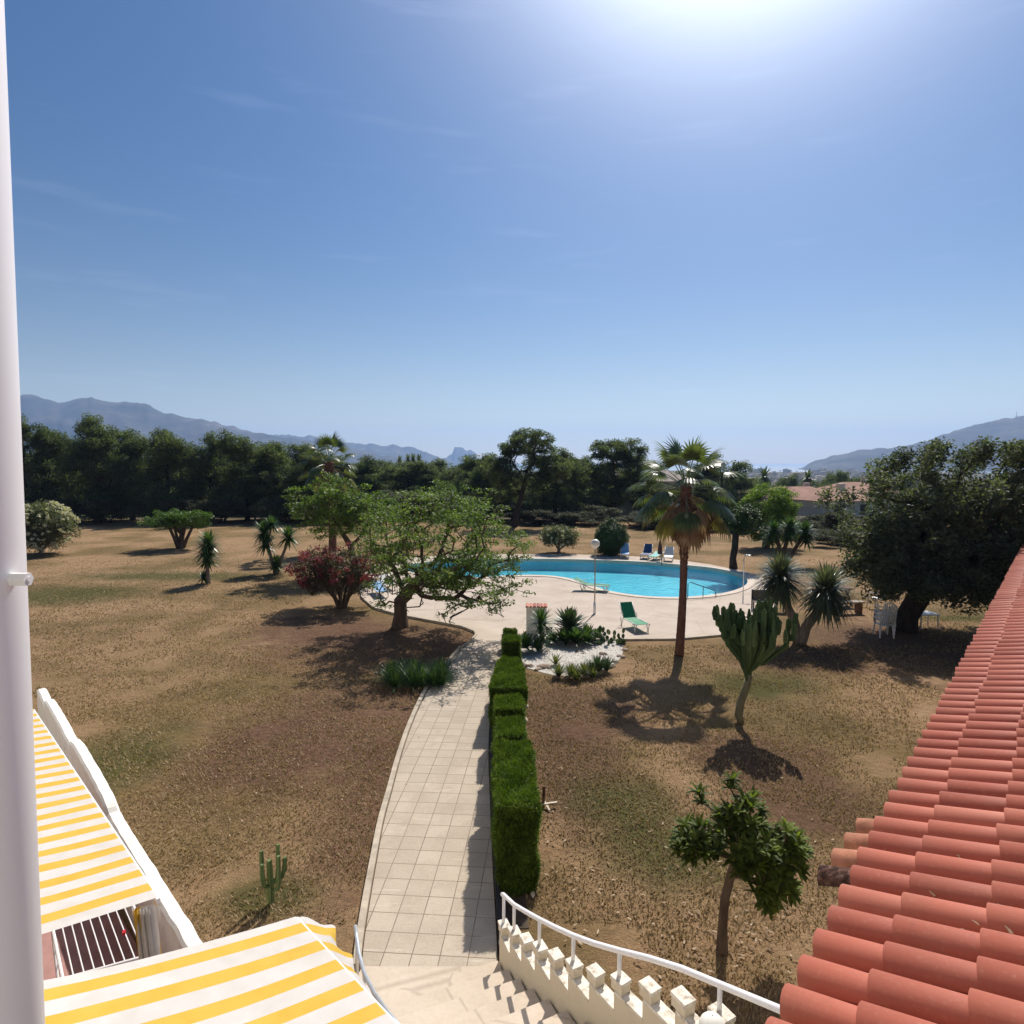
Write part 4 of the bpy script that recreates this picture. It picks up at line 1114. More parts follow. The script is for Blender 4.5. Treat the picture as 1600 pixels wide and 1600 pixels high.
# candelabra euphorbia
eu_ = thing('candelabra_cactus', 'tall candelabra cactus with a dense upright crown on one bent trunk', 'cactus', gp(1158,1130))
m_ = MB(); g = random.Random(12)
K = [(0,0,0),(-.06,0,.18),(-.02,0,.5),(.10,0,.85),(.16,0,1.15)]
m_.tube(K, [.085,.095,.09,.085,.09], 10, star=.86); m_.build('trunk', M['cactus_old'], eu_, smooth=True)
arms = []
for i in range(28):
    az = i*2.4+g.uniform(-.25,.25); f = ((i+.5)/28)**.6; rad = .66*f*g.uniform(.75,1.25)
    tx, ty = math.cos(az)*rad + .20, math.sin(az)*rad*.9
    top = 2.9 - .45*f*f + g.uniform(-.65,.15)
    b0 = Vector((.14+g.uniform(-.04,.04), g.uniform(-.04,.04), g.uniform(.95,1.35)))
    elb = Vector((b0.x+(tx-b0.x)*.42, ty*.42, 1.50+.15*f+g.uniform(-.25,.2)))
    P_ = [b0, b0.lerp(elb,.5)+Vector((g.uniform(-.04,.04),0,0)), elb, Vector((tx,ty,elb.z+.22+.25*f)), Vector((tx*1.05,ty*1.05,max(elb.z+.62, top)))]
    am = MB(); P_.insert(4, P_[3].lerp(P_[4],.9)); P_[5] = P_[4]+Vector((0,0,.05)); am.tube(P_, [.03,.042,.052,.066,.060,.02], 10, star=.55, c=.2+.5*g.random()); 
    # short side heads at the tip
    for s_ in range(4):
        a2 = g.random()*6.28; e = P_[-1]; q = Vector((math.cos(a2)*.13, math.sin(a2)*.13, 0)); zb = P_[3].lerp(P_[4], g.random()*.8)
        am.tube([zb, zb+q+Vector((0,0,.05)), zb+q*1.2+Vector((0,0,g.uniform(.14,.30))), zb+q*1.2+Vector((0,0,.33))], [.035,.062,.055,.02], 10, star=.55, c=g.random())
    am.build('arm', M['cactus'], eu_, smooth=False)
# small pale cactus on the left lawn
sc2 = thing('column_cactus', 'small pale green column cactus on the lawn left of the path', 'cactus', gp(424,1412))
m_ = MB(); m_.tube([(0,0,0),(0.0,0,.25),(-.01,0,.62)], [.04,.045,.04], 10, star=.6, c=.9); m_.build('stem', M['cactus'], sc2)
for a, b_, h0, h1, c_ in ((-.13,.05,.25,.72,.8),(.12,-.03,.22,.70,.9),(-.07,-.09,.3,.62,.7),(.07,.10,.3,.78,1.),(.17,.06,.35,.62,.6)):
    m_ = MB(); m_.tube([(0,0,h0-.05),(a*.8,b_*.8,h0),(a,b_,h0+.1),(a*1.05,b_*1.05,h1)], [.025,.03,.034,.028], 10, star=.6, c=c_); m_.build('arm', M['cactus'], sc2)

# ------------------------------------------------------------------ palms
def fan_palm(label, loc, H, R0, lean=(0,0), nlive=34, ndead=46, S=1.0, seed=0, group=None, detail=1.0, kind='fan_palm'):
    t = thing(kind, label, 'palm tree', loc, 0, group); g = random.Random(seed)
    m_ = MB(); pts = []; rr = []; nseg = 60
    for i in range(nseg+1):
        f = i/nseg; pts.append(Vector((lean[0]*f + .03*math.sin(f*5), lean[1]*f, H*f)))
        r_ = R0*(1.25-.45*f if f < .25 else 1.14-.0*f); r_ = R0*(1.15 - .25*min(1,f/.4)) if f < .55 else R0*(.90+.45*(f-.55)/.45)
        rr.append(r_*(1.0 + (.10 if i % 2 else -.05)*(1 if f > .5 else .25) + g.uniform(-.02,.02)))
    m_.tube(pts, rr, 14); m_.build('trunk', M['bark_palm'], t, smooth=True)
    top = pts[-1]
    stub = MB()
    for i in range(90):
        f = .55+.45*g.random(); q = Vector((lean[0]*f, lean[1]*f, H*f)); a = g.random()*6.28
        stub.blade(q+Vector((math.cos(a),math.sin(a),0))*R0*.8, Vector((math.cos(a)*.6, math.sin(a)*.6, .9)), .22, .07, -.2, 2, c=g.random())
    stub.build('leaf_bases', M['frond_dry'], t)
    def fan(mb, base, az, el, petL, fr_, droop, ns, c):
        d_ = Vector((math.cos(az)*math.cos(el), math.sin(az)*math.cos(el), math.sin(el)))
        p_ = base.copy(); dd = d_.copy(); pp_ = [p_.copy()]
        for k_ in range(4):
            p_ = p_ + dd*(petL/4); dd = (dd+Vector((0,0,-1))*droop*.22).normalized(); pp_.append(p_.copy())
        mb.tube(pp_, [.022*S,.018*S,.015*S,.012*S,.010*S], 4, cap=False, c=min(1,c+.3))
        side = dd.cross(Vector((0,0,1)))
        if side.length < .05: side = Vector((math.sin(az),-math.cos(az),0))
        side.normalize(); nrm = side.cross(dd).normalized()
        for k_ in range(ns):
            a = R(-105 + 210*(k_+.5)/ns); bd = (dd*math.cos(a) + side*math.sin(a) + nrm*(.10 - .22*abs(math.sin(a)))).normalized()
            mb.blade(p_, bd, fr_*(1-.28*abs(a)/1.9)*g.uniform(.9,1.08), .062*S*(28/ns), droop*1.7, 4, up=nrm, c=min(1,max(0,c+g.uniform(-.2,.25))), prof=lambda t_: 1.0 if t_ < .55 else max(.12, 1-(t_-.55)*2.1))
    ns = int(26*detail)
    for i in range(nlive):
        f = (i+.5)/nlive; m_ = MB()
        fan(m_, top + Vector((0,0,-.35*f*S)), i*2.4+g.uniform(-.2,.2), R(80-100*f**.9), (1.05+.35*f)*S*g.uniform(.85,1.15), .78*S, .35+.75*f, ns, g.uniform(.25,.75)*(1-.3*f))
        m_.build('frond', M['frond'] if f < .86 else M['frond_yellow'], t)
    for i in range(ndead):
        f = (i+.5)/ndead; m_ = MB()
        fan(m_, top + Vector((0,0,(-.35-.65*f)*S)), i*2.4+g.uniform(-.3,.3), R(-5-62*min(1,f*1.4)+g.uniform(-8,8)), (.80-.42*f)*S*g.uniform(.6,1.4), (.85 - .2*f)*S*g.uniform(.7,1.3), 1.5, max(8,int(ns*.55)), g.random()*.9)
        m_.build('dry_frond', M['frond_dry'], t)
    return t
fan_palm('tall fan palm with brown skirt standing alone on the right lawn near the pool deck', gp(1061,1024), 5.3, .125, (.14,0), 34, 66, .95, 3, detail=.85)
fan_palm('fan palm with pinkish dry skirt rising behind the spreading green tree', gp(520,862), 6.0, .24, (-.1,0), 24, 66, 1.2, 8)

# ------------------------------------------------------------------ garden trees and shrubs
q = gp(625,980)
hz_ = [(1.7,-1.3,3.1,2.9,3.6,2.1,400),(2.9,-2.2,2.0,1.7,2.0,1.3,150),(-.5,.3,3.3,1.5,1.5,1.3,90),(1.2,0,1.5,1.9,1.3,.6,60),(1.9,.2,4.4,1.9,1.6,.9,80)]
def spread_leaf(P):
    g = np.random.default_rng(4); return (P[:,2] > 1.55 + .35*g.normal(size=len(P)))
tree('spreading_tree', 'wide spreading green tree with bare lower twigs beside the path', 'tree', q,
     [(0,0,0),(.03,0,.45),(.02,.02,.95),(.25,.0,1.2),(.75,.05,1.6)], hz_, .24, M['leaf_spread'], M['bark_brown'], nper=46, crad=.30, lsize=.105, aspect=.45, flat=.42, seed=4, tip=.011, shell=.45, step=.35, wig=.16, leaf_fn=spread_leaf, upbias=.6)
tree('second_spreading_tree', 'thin leaved green tree behind the pink bougainvillea', 'tree', gp(556,900),
     [(0,0,0),(-.1,0,.8),(-.25,0,1.6)], [(-1.2,-.2,3.6,2.3,2.0,1.6,150),(.9,-.4,3.4,1.7,1.5,1.3,90)], .17, M['leaf_spread'], M['bark_brown'], nper=60, crad=.42, lsize=.14, flat=.45, seed=14, tip=.014, shell=.4, wig=.12)
bq = gp(534,950)
ext = None
bt = thing('bougainvillea', 'dusty pink bougainvillea shrub left of the spreading tree', 'shrub', bq)
P = blob_points([(-.1,0,1.55,1.85,1.4,1.0,260)], 5, .45)
sk1 = MB(); g = random.Random(2)
for i in range(9):
    a = i*.7; b0 = (math.cos(a)*.12, math.sin(a)*.12, 0)
    sub = P[np.argsort(np.abs(np.arctan2(P[:,1],P[:,0]) - ((a+math.pi)%(2*math.pi)-math.pi)))[:30]]
    s_ = skeleton([b0, (math.cos(a)*.3, math.sin(a)*.28, .45), (math.cos(a)*.65, math.sin(a)*.55, .9)], sub, .055, i, .009, .35, .15)
    sk1.add(s_.v, s_.f)
sk1.build('stems', M['bark_brown'], bt, smooth=True)
V, F, val = leafcloud(P, 55, .26, .085, .6, .8, 6); np_mesh('foliage', V, F, M['leaf_boug'], bt, val)
Pf = blob_points([(-.1,0,1.58,1.95,1.5,1.02,170)], 7, .88); Pf = Pf[(Pf[:,2] > 1.3) | (Pf[:,0] < -1.0)]
V, F, val = leafcloud(Pf, 34, .17, .075, .8, .8, 8); np_mesh('pink_bracts', V, F, M['flower_pink'], bt, val)

# carob at right
carob_bl = [(1.8,0,3.8,3.7,3.4,2.3,500),(-.9,0,2.7,1.6,1.8,1.4,120),(2.9,0,2.6,2.2,2.2,1.7,140),(.8,-.6,1.9,2.6,2.0,.9,120)]
g_ = np.random.default_rng(3)
shoots = []
for i in range(34):
    x = g_.uniform(-2.4,5.2); y = g_.uniform(-1.8,1.8); zt = 3.75 + 2.3*math.sqrt(max(.05,1-((x-1.8)/4.1)**2-(y/3.6)**2))
    for k_ in range(3): shoots.append((x+.08*k_, y, zt + .2 + .2*k_))
def drop_low(P): return (P[:,2] > 1.25)
tree('carob_tree', 'huge dark carob tree with thick leaning trunk above the garden chairs', 'tree', gp(1421,985),
     [(-.25,0,0),(-.1,0,.55),(.25,0,1.15),(.35,0,1.6),(.5,0,2.2)], carob_bl, .40, M['leaf_carob'], M['bark_dark'], nper=110, crad=.42, lsize=.13, aspect=.5, flat=.75, seed=9, tip=.012, shell=.35, extra=np.array(shoots), leaf_fn=drop_low)
# umbrella shaped clipped tree
um = tree('umbrella_tree', 'flat topped clipped green tree with several short trunks on the left lawn', 'tree', gp(282,857),
     [(0,0,0),(0,0,.25)], [(0,0,2.05,2.25,2.0,.62,190)], .20, M['leaf_umbrella'], M['bark_brown'], nper=130, crad=.36, lsize=.12, flat=.7, seed=2, shell=.1, tip=.02, step=.6)
for a, rr in ((.6,.11),(2.4,.10),(4.3,.11)):
    m_ = MB(); m_.tube([(math.cos(a)*.15,math.sin(a)*.15,0),(math.cos(a)*.45,math.sin(a)*.4,.7),(math.cos(a)*1.0,math.sin(a)*.8,1.75)], [rr*1.3,rr,rr*.7], 10); m_.build('trunk', M['bark_brown'], um, smooth=True)
def shrub(name, label, px, W, H, leaf, flower=None, seed=0, ls=.10, nper=90, k=140, stems=True, z0=.30, shell=.6, fk=90, fs=.08):
    t = thing(name, label, 'shrub', gp(*px)); zc = H*(z0+1)/2
    P = blob_points([(0,0,zc,W/2,W/2*.9,H*(1-z0)/2,k)], seed, shell)
    s_ = skeleton([(0,0,0),(0,0,.2)], P, .10, seed, .012, .4, .12); s_.build('stems', M['bark_grey'], t, smooth=True)
    V, F, val = leafcloud(P, nper, W*.13, ls, .35, .9, seed); np_mesh('foliage', V, F, leaf, t, val)
    if flower:
        Pf = blob_points([(0,0,zc,W/2*1.06,W/2*.97,H*(1-z0)/2*1.06,fk)], seed+3, .96); V, F, val = leafcloud(Pf, 16, .12, fs, .8, .9, seed+5); np_mesh('blossom', V, F, flower, t, val)
    return t
shrub('oleander', 'grey white flowering oleander at the far left beside the white pole', (64,866), 3.8, 3.2, M['leaf_oleander'], M['flower_white'], 3, .16, 100, 210, z0=.14, fk=320, fs=.12)
shrub('oleander', 'white flowered oleander shrub on the lawn beyond the pool', (873,864), 2.7, 1.75, M['leaf_oleander'], M['flower_white'], 5, .13, 80, 120, fk=40, fs=.10)
# round topiary
rb = thing('round_bush', 'dark clipped ball shaped bush behind the pool beside the loungers', 'shrub', gp(955,868))
P = blob_points([(0,0,1.08,1.0,1.0,1.08,420)], 8, .93); V, F, val = leafcloud(P, 60, .18, .07, .5, 1, 8); np_mesh('foliage', V, F, M['leaf_ficus'], rb, val)
m_ = MB(); m_.lathe([(.001,0)] + [(.93*math.sin(a), 1.06-1.02*math.cos(a)) for a in np.linspace(.1,3.0,12)] + [(.001,2.08)], (0,0,0), 20); m_.build('dense_core', M['leaf_ficus'], rb)
# trees at the right of the pool
tree('forked_tree', 'small tree with forked dark trunk at the right end of the pool', 'tree', gp(1146,889),
     [(0,0,0),(-.05,0,.6),(.05,0,1.2)], [(.2,0,2.75,1.3,1.2,.95,110)], .19, M['leaf_ficus'], M['bark_dark'], nper=80, crad=.36, lsize=.13, seed=31, shell=.4)
tree('lime_tree', 'bright lime green bushy tree behind the tall yucca', 'tree', gp(1196,856),
     [(0,0,0),(0,0,.8),(0,0,1.5)], [(0.1,0,2.9,1.9,1.7,1.5,170),(.2,0,1.3,2.2,1.5,.9,90)], .2, M['leaf_lime'], M['bark_brown'], nper=110, crad=.42, lsize=.13, seed=33, shell=.6)
# loquat
lq = thing('loquat_tree', 'small loquat tree with big leathery leaves in front of the tiled roof', 'tree', gp(1128,1488))
P = blob_points([(.25,.05,1.32,.42,.40,.34,46),(-.28,0,1.42,.30,.30,.24,28),(.20,.05,1.70,.28,.28,.24,24),(.64,-.02,1.34,.32,.28,.28,30),(.55,-.05,1.0,.32,.3,.22,24),(.60,-.1,.76,.2,.2,.14,12)], 17, .5)
P = np.vstack([P, [[-.30,.1,1.98],[-.26,.1,1.86],[.14,.2,2.08],[.12,.2,1.98],[.88,.1,1.42],[.62,.0,.62]]])
skeleton([(0,0,0),(.0,0,.35),(.02,0,.70),(.08,0,.98),(.14,0,1.2)], P, .058, 3, .010, .25, .12).build('trunk', M['bark_brown'], lq, smooth=True)
m_ = MB(); g = random.Random(6)
lqp = lambda t_: math.sin(math.pi*(.10+.85*t_))**.8
for c in P:
    c = Vector(c); out = (c-Vector((.15,0,1.1))); out.z += .3; out.normalize()
    for i in range(17):
        az = i*2.4; el = g.uniform(-.5,1.1)
        d_ = Vector((math.cos(az)*math.cos(el), math.sin(az)*math.cos(el), math.sin(el))) + out*.35
        m_.blade(c, d_, g.uniform(.12,.19), .045, g.uniform(.5,1.3), 4, c=min(1, max(0, .35+.45*math.sin(el)+g.uniform(-.25,.25))), prof=lqp)
m_.build('crown', M['leaf_loquat'], lq)

# ------------------------------------------------------------------ service box, lamp post
bx_ = gp(838,992); sb = thing('service_box', 'white rendered service box capped with terracotta tiles by the gravel bed', 'utility box', bx_, R(-3))
m_ = MB(); m_.box((0,.2,.48),(.70,.40,.96)); m_.build('cabinet', M['white_wall'], sb)
m_ = MB(); m_.box((.06,-.007,.60),(.42,.02,.46)); m_.build('door', M['white_paint'], sb)
for z in np.linspace(.44,.74,7):
    m_ = MB(); m_.box((.06,-.022,z),(.32,.014,.018)); m_.build('louvre', M['kerb'], sb)
m_ = MB(); g = random.Random(2)
for i in range(6):
    x = -.32+.128*i; vs = []
    for y in (-.05,.46):
        for k_ in range(7): a = math.pi*k_/6; vs.append((x+.06*math.cos(a), y, .975+.055*math.sin(a)))
    m_.add(vs, [(k_,k_+1,8+k_,7+k_) for k_ in range(6)] + [tuple(range(7))], 0, g.random())
m_.build('roof_tiles', M['tile'], sb, smooth=False)
m_ = MB(); m_.box((0,.2,.967),(.74,.46,.02)); m_.build('cap_slab', M['white_wall'], sb)
tag((lambda o: o)(thing('small_board', 'dark wooden board leaning behind the small striped yucca', 'board', gp(858,1002))))
bo = bpy.data.objects['small_board']; m_ = MB(); m_.box((0,0,.24),(.22,.03,.48)); m_.build('panel', M['wood'], bo)
lp = thing('lamp_post', 'white lamp post with a round globe standing before the pool', 'street lamp', gp(929,961))
m_ = MB(); m_.tube([(0,0,0),(0,0,.52)], .055, 12); m_.build('sleeve', M['white_paint'], lp, smooth=True)
m_ = MB(); m_.tube([(0,0,.45),(0.0,0,2.72)], .026, 10); m_.build('pole', M['kerb'], lp, smooth=True)
m_ = MB(); m_.lathe([(.001,2.66)] + [(.175*math.sin(a), 2.83-.175*math.cos(a)) for a in np.linspace(.15,3.0,12)] + [(.001,3.005)], (0,0,0), 24); m_.build('globe', M['globe'], lp, smooth=True)
m_ = MB(); m_.lathe([(.03,2.62),(.07,2.64),(.07,2.69),(.03,2.70)], (0,0,0), 16); m_.build('collar', M['white_paint'], lp)

# ------------------------------------------------------------------ sun loungers
def lounger(label, cat_px, foot_px, back, cloth, group='sun loungers round the pool', hz=None):
    a, b_ = gp(*cat_px, DZ), gp(*foot_px, DZ); d_ = b_-a; rz = math.atan2(d_.y, d_.x)
    t = thing('sun_lounger', label, 'sun lounger', (a.x, a.y, DZ), rz, group); t.scale = (.86, .86, .86)
    H = .33; SL_ = 1.22; BL = .70; hx = .62
    for s_ in (-1, 1):
        m_ = MB(); m_.tube([(hx, s_*.29, H),(1.86, s_*.29, H)], .022, 8)
        m_.tube([(hx, s_*.29, H),(hx-math.cos(back)*BL, s_*.29, H+math.sin(back)*BL)], .020, 8); m_.build('side_rail', M['white_plastic'], t, smooth=True)
    for x in (.45, 1.70):
        for s_ in (-1, 1):
            m_ = MB(); m_.tube([(x-.10, s_*.29, H-.01),(x-.06, s_*.29, .14),(x, s_*.30, 0.0)], [.022,.024,.026], 8)
            m_.tube([(x+.12, s_*.29, H-.01),(x+.05, s_*.29, .14),(x, s_*.30, .02)], [.018,.018,.02], 8); m_.build('leg', M['white_plastic'], t, smooth=True)
    for s_ in (-1, 1):
        m_ = MB(); m_.tube([(hx+.05, s_*.31, H),(hx-.05, s_*.33, H+.20),(hx-.28, s_*.33, H+.20)], .018, 8); m_.build('armrest', M['white_plastic'], t, smooth=True)
    m_ = MB(); vs = []
    for i in range(9):
        f = i/8; z = H+.025 - .035*math.sin(f*math.pi)
        for y in (-.275,.275): vs.append((hx+f*1.22, y, z))
    m_.add(vs, [(2*i,2*i+2,2*i+3,2*i+1) for i in range(8)]); m_.add([(x,y,z-.012) for x,y,z in vs], [(2*i+1,2*i+3,2*i+2,2*i) for i in range(8)]); m_.build('seat', M[cloth], t)
    m_ = MB(); vs = []
    for i in range(7):
        f = i/6; r_ = f*BL; dz = -.02*math.sin(f*math.pi)
        for y in (-.275,.275): vs.append((hx-math.cos(back)*r_, y, H+.025+math.sin(back)*r_+dz))
    m_.add(vs, [(2*i+1,2*i+3,2*i+2,2*i) for i in range(6)]); m_.add([(x+.008,y,z-.012) for x,y,z in vs], [(2*i,2*i+2,2*i+3,2*i+1) for i in range(6)]); m_.build('backrest', M[cloth], t)
    return t
lounger('green sun lounger with raised back alone on the front of the deck', (974,972), (1003,988), R(55), 'green_sling')
lounger('green sun lounger lying almost flat at the pool edge behind the lamp post', (899,921), (942,924), R(24), 'green_sling')
lounger('light blue sun lounger beside the round bush', (976,868), (976,876), R(62), 'blue_sling')
lounger('navy and light blue sun lounger beside the light blue one', (1014,869), (1003,877), R(58), 'navy_sling')
lounger('teal sun lounger lying flat half hidden by the palm skirt', (1030,872), (1014,879), R(10), 'teal_sling')
lounger('pale beige sun lounger seen just left of the palm trunk', (1046,873), (1043,880), R(50), 'white_plastic')
lounger('white sun lounger under the spreading tree nearest its trunk', (600,914), (622,938), R(20), 'white_plastic')
lounger('blue and white sun lounger left of the one nearest the tree trunk', (588,924), (612,948), R(15), 'blue_sling')
fu = thing('closed_parasol', 'folded dark red parasol standing beside the blue loungers', 'parasol', gp(1031,877,DZ))
m_ = MB(); m_.tube([(0,0,0),(0,0,1.3)], .02, 8); m_.build('pole', M['wood'], fu)
m_ = MB(); m_.lathe([(.02,.42),(.16,.46),(.13,.8),(.07,1.15),(.02,1.28)], (0,0,0), 10); m_.build('canopy', simple('maroon_cloth', (.11,.035,.03), .8, .2), fu)

# pool handrail, shower, foot basin, board
ph = thing('pool_handrail', 'steel handrail descending into the right end of the pool', 'handrail')
for dx in (0,):
    a = gp(1076,935,DZ) + Vector((dx,.15,0)); m_ = MB(); m_.tube([a, a+Vector((0,0,.62)), a+Vector((.12,.03,.68)), a+Vector((1.25,.15,.28)), a+Vector((1.35,.2,-.2))], .02, 8); m_.build('rail', M['dark_metal'], ph, smooth=True)
    m_ = MB(); q = a+Vector((.7,.09,-.2)); m_.tube([q, q+Vector((0,0,.66))], .016, 8); m_.build('post', M['dark_metal'], ph)
sh_ = thing('pool_shower', 'thin grey shower post at the right end of the pool', 'shower', gp(1161,932,DZ))
m_ = MB(); m_.tube([(0,0,0),(0,0,1.75),(.05,0,1.85),(.2,0,1.87)], .022, 8); m_.build('post', M['steel'], sh_, smooth=True)
m_ = MB(); m_.lathe([(.0,0),(.07,.0),(.08,.03),(.02,.04)], (.22,0,1.83), 14); m_.build('shower_head', M['steel'], sh_)
ft = thing('foot_basin', 'round raised foot basin on the deck left of the candelabra cactus', 'basin', gp(1146,966,DZ))
m_ = MB(); m_.lathe([(.62,0),(.62,.07),(.50,.07),(.50,.015),(.001,.012)], (0,0,0), 32); m_.build('rim', M['coping'], ft, smooth=False)
po = thing('rusty_post', 'short rusty red post at the deck edge behind the cactus', 'post', gp(1155,1014))
m_ = MB(); m_.tube([(0,0,0),(.03,0,.35),(.0,0,.72)], [.03,.04,.03], 8); m_.build('shaft', simple('rusty_red', (.25,.07,.04), .8, .3), po)
bn = thing('deck_bench', 'dark framed bench with brown back at the right end of the deck', 'bench', gp(1200,955), R(-12))
m_ = MB(); m_.box((0,.16,.62),(1.25,.05,.42)); m_.build('backrest', M['sign_board'], bn)
m_ = MB(); m_.box((0,-.10,.42),(1.25,.42,.04)); m_.build('seat', M['plank'], bn)
for x in (-.6,.6):
    for y in (-.28,.14): m_ = MB(); m_.box((x,y,.2 if y<0 else .42),(.05,.05,.4 if y<0 else .84)); m_.build('leg', M['dark_metal'], bn)

# low post in the pool's far side & mooring sticks
for (u, v, h, lab) in ((1034,884,.9,'thin dark post at the far pool edge left of the palm'),):
    o = thing('thin_post', lab, 'post', gp(u, v, DZ)); m_ = MB(); m_.tube([(0,0,0),(0,0,h)], .03, 8); m_.build('shaft', M['wood'], o)

# ------------------------------------------------------------------ picnic bench, chairs and table under the carob
pk = thing('wooden_bench', 'brown wooden bench in the shade between dragon tree and carob', 'bench', gp(1326,958), R(8))
m_ = MB(); m_.box((0,0,.45),(1.15,.36,.05)); m_.build('seat', M['plank'], pk)
for x in (-.42,.42):
    m_ = MB(); m_.box((x,0,.215),(.10,.34,.42)); m_.build('leg', M['wood'], pk)
pt = thing('picnic_table', 'dark wooden picnic table half hidden behind the dragon tree', 'table', gp(1318,948), R(8))
m_ = MB(); m_.box((0,.35,.74),(1.0,.7,.05)); m_.build('tabletop', M['wood'], pt)
for x in (-.4,.4):
    for s_ in (-1,1):
        m_ = MB(); m_.bar((x,.35-.32*s_,0),(x,.35+.18*s_,.72),.07); m_.build('leg', M['wood'], pt)
def chair(label, loc, rz, group='white plastic garden chairs', z=0):
    t = thing('plastic_chair', label, 'chair', (loc.x, loc.y, z), rz, group)
    m_ = MB(); vs = []
    for i in range(7):
        for j in range(7):
            x = -.21+.42*i/6; y = -.2+.42*j/6; vs.append((x*(1+.05*(j/6)), y, .43-.02*math.sin(math.pi*i/6)+.015*(abs(j-3)/3)))
    m_.add(vs, [(i*7+j,(i+1)*7+j,(i+1)*7+j+1,i*7+j+1) for i in range(6) for j in range(6)])
    m_.add([(x,y,z_-.02) for x,y,z_ in vs], [(i*7+j+1,(i+1)*7+j+1,(i+1)*7+j,i*7+j) for i in range(6) for j in range(6)]); m_.build('seat', M['white_plastic'], t, smooth=True)
    for sx in (-1,1):
        m_ = MB(); m_.tube([(sx*.20,-.2,.43),(sx*.235,-.25,0)], [.03,.024], 6); m_.build('leg', M['white_plastic'], t)
        m_ = MB(); m_.tube([(sx*.20,.2,.43),(sx*.225,.29,0)], [.03,.024], 6); m_.build('leg', M['white_plastic'], t)
        m_ = MB(); m_.tube([(sx*.215,-.2,.43),(sx*.26,-.2,.58),(sx*.27,-.12,.65),(sx*.27,.12,.67),(sx*.23,.24,.66)], [.022,.024,.026,.026,.02], 6); m_.build('armrest', M['white_plastic'], t, smooth=True)
    m_ = MB()
    arc = [(.23*math.sin(a), .235+.03*math.cos(a)+.10, .62+.22*math.cos(a)) for a in np.linspace(-1.75,1.75,11)]
    m_.tube([(-.21,.21,.43)] + arc + [(.21,.21,.43)], .02, 6)
    for x in np.linspace(-.14,.14,5): m_.bar((x,.22,.44),(x,.345,.62+.22*math.sqrt(max(0,1-(x/.23)**2))), .035, .012)
    m_.build('backrest', M['white_plastic'], t, smooth=True)
    return t
ch0 = chair('white plastic garden chair standing alone in the sun left of the carob trunk', gp(1369,950), R(200))
base = gp(1380,994)
names = ['lowest white plastic chair of the stack under the carob', 'second white plastic chair from the bottom of the stack', 'third white plastic chair from the bottom of the stack', 'topmost white plastic chair of the stack under the carob']
for i, nm in enumerate(names): copy_tree(ch0, (base.x+.02*i, base.y+.015*i, .13*i), R(172), label=nm, group='stacked white plastic chairs')
ta = thing('plastic_table', 'low white plastic table in the shade right of the carob trunk', 'table', gp(1444,981), R(5))
m_ = MB(); m_.box((0,0,.54),(.75,.6,.03)); m_.build('tabletop', M['white_plastic'], ta)
for x in (-.33,.33):
    for y in (-.25,.25): m_ = MB(); m_.tube([(x*.95,y*.95,.53),(x,y,0)], [.028,.02], 8); m_.build('leg', M['white_plastic'], ta)

# ------------------------------------------------------------------ pines round the garden
def proto_pine(kind, seed, label):
    g = random.Random(seed)
    bl = []
    if kind == 0:     # full, foliage nearly to the ground (unit: about 9 m tall)
        for i in range(11):
            z = 1.4 + 6.2*(i/10); r_ = 3.6*math.sin(math.pi*(.25+.62*(i/10)))**.6
            bl.append((g.uniform(-1,1)*r_*.6, g.uniform(-1,1)*r_*.6, z, r_*.62, r_*.62, 1.15, 30))
    elif kind == 1:   # open crown on a visible trunk
        for i in range(12):
            z = 2.4 + 5.8*(i/11); r_ = 4.2*math.sin(math.pi*(.32+.55*(i/11)))**.9
            bl.append((g.uniform(-1,1)*r_*.7, g.uniform(-1,1)*r_*.7, z, r_*.5, r_*.5, .8, 22))
    else:             # broad low mass
        for i in range(10):
            a = g.random()*6.3; r_ = g.random()**.5*2.6
            bl.append((math.cos(a)*r_, math.sin(a)*r_, g.uniform(1.0,3.4), 1.25, 1.25, .9, 16))
    H = {0:8.5,1:8.6,2:3.2}[kind]
    return tree('pine_tree' if kind < 2 else 'wild_bush', label, 'tree' if kind < 2 else 'bush', (0,0,0), [(0,0,0),(.1,0,H*.25),(-.1,.1,H*.5),(0,0,H*.72)] if kind < 2 else [(0,0,0),(0,0,.5)], bl, .20 if kind < 2 else .12,
                M['leaf_pine'] if kind < 2 else M['leaf_scrub'], M['bark_dark'], nper=105, crad=.66, lsize=.20, aspect=.45, flat=.72, seed=seed, tip=.02, shell=.35, step=1.0)
protos = {}; nsize = {}
def place(key, u, dist, top_v, wpx, label, group=None, rz=None, zs=None):
    """plant a copy of a prototype at distance dist so that its top meets row top_v"""
    kind, seed = key
    x = (u-800)/FPX*dist; z = hgt(x, dist) if dist > 66 else 0.0
    top = CAMH + (722-top_v)/FPX*dist; H = top - z
    rz = rnd.random()*6.28 if rz is None else rz
    if key not in protos:
        o = proto_pine(kind, seed, label); protos[key] = o
        cr_ = [c for c in bpy.data.objects if c.parent is o and c.name.startswith('crown')][0]
        co = np.empty(len(cr_.data.vertices)*3, np.float32); cr_.data.vertices.foreach_get('co', co); co = co.reshape(-1,3)
        nsize[key] = (np.percentile(co[:,2], 99.5), (np.percentile(co[:,0],98)-np.percentile(co[:,0],2)+np.percentile(co[:,1],98)-np.percentile(co[:,1],2))/2)
        s_z, s_x = H/nsize[key][0], wpx/FPX*dist/nsize[key][1]
        o.location = (x, dist, z-.05); o.rotation_euler.z = rz; o.scale = (s_x, s_x, s_z)
        if group: o['group'] = group
        return o
    s_z, s_x = H/nsize[key][0], wpx/FPX*dist/nsize[key][1]
    return copy_tree(protos[key], (x, dist, z-.05), rz, (s_x, s_x, s_z), label, group)
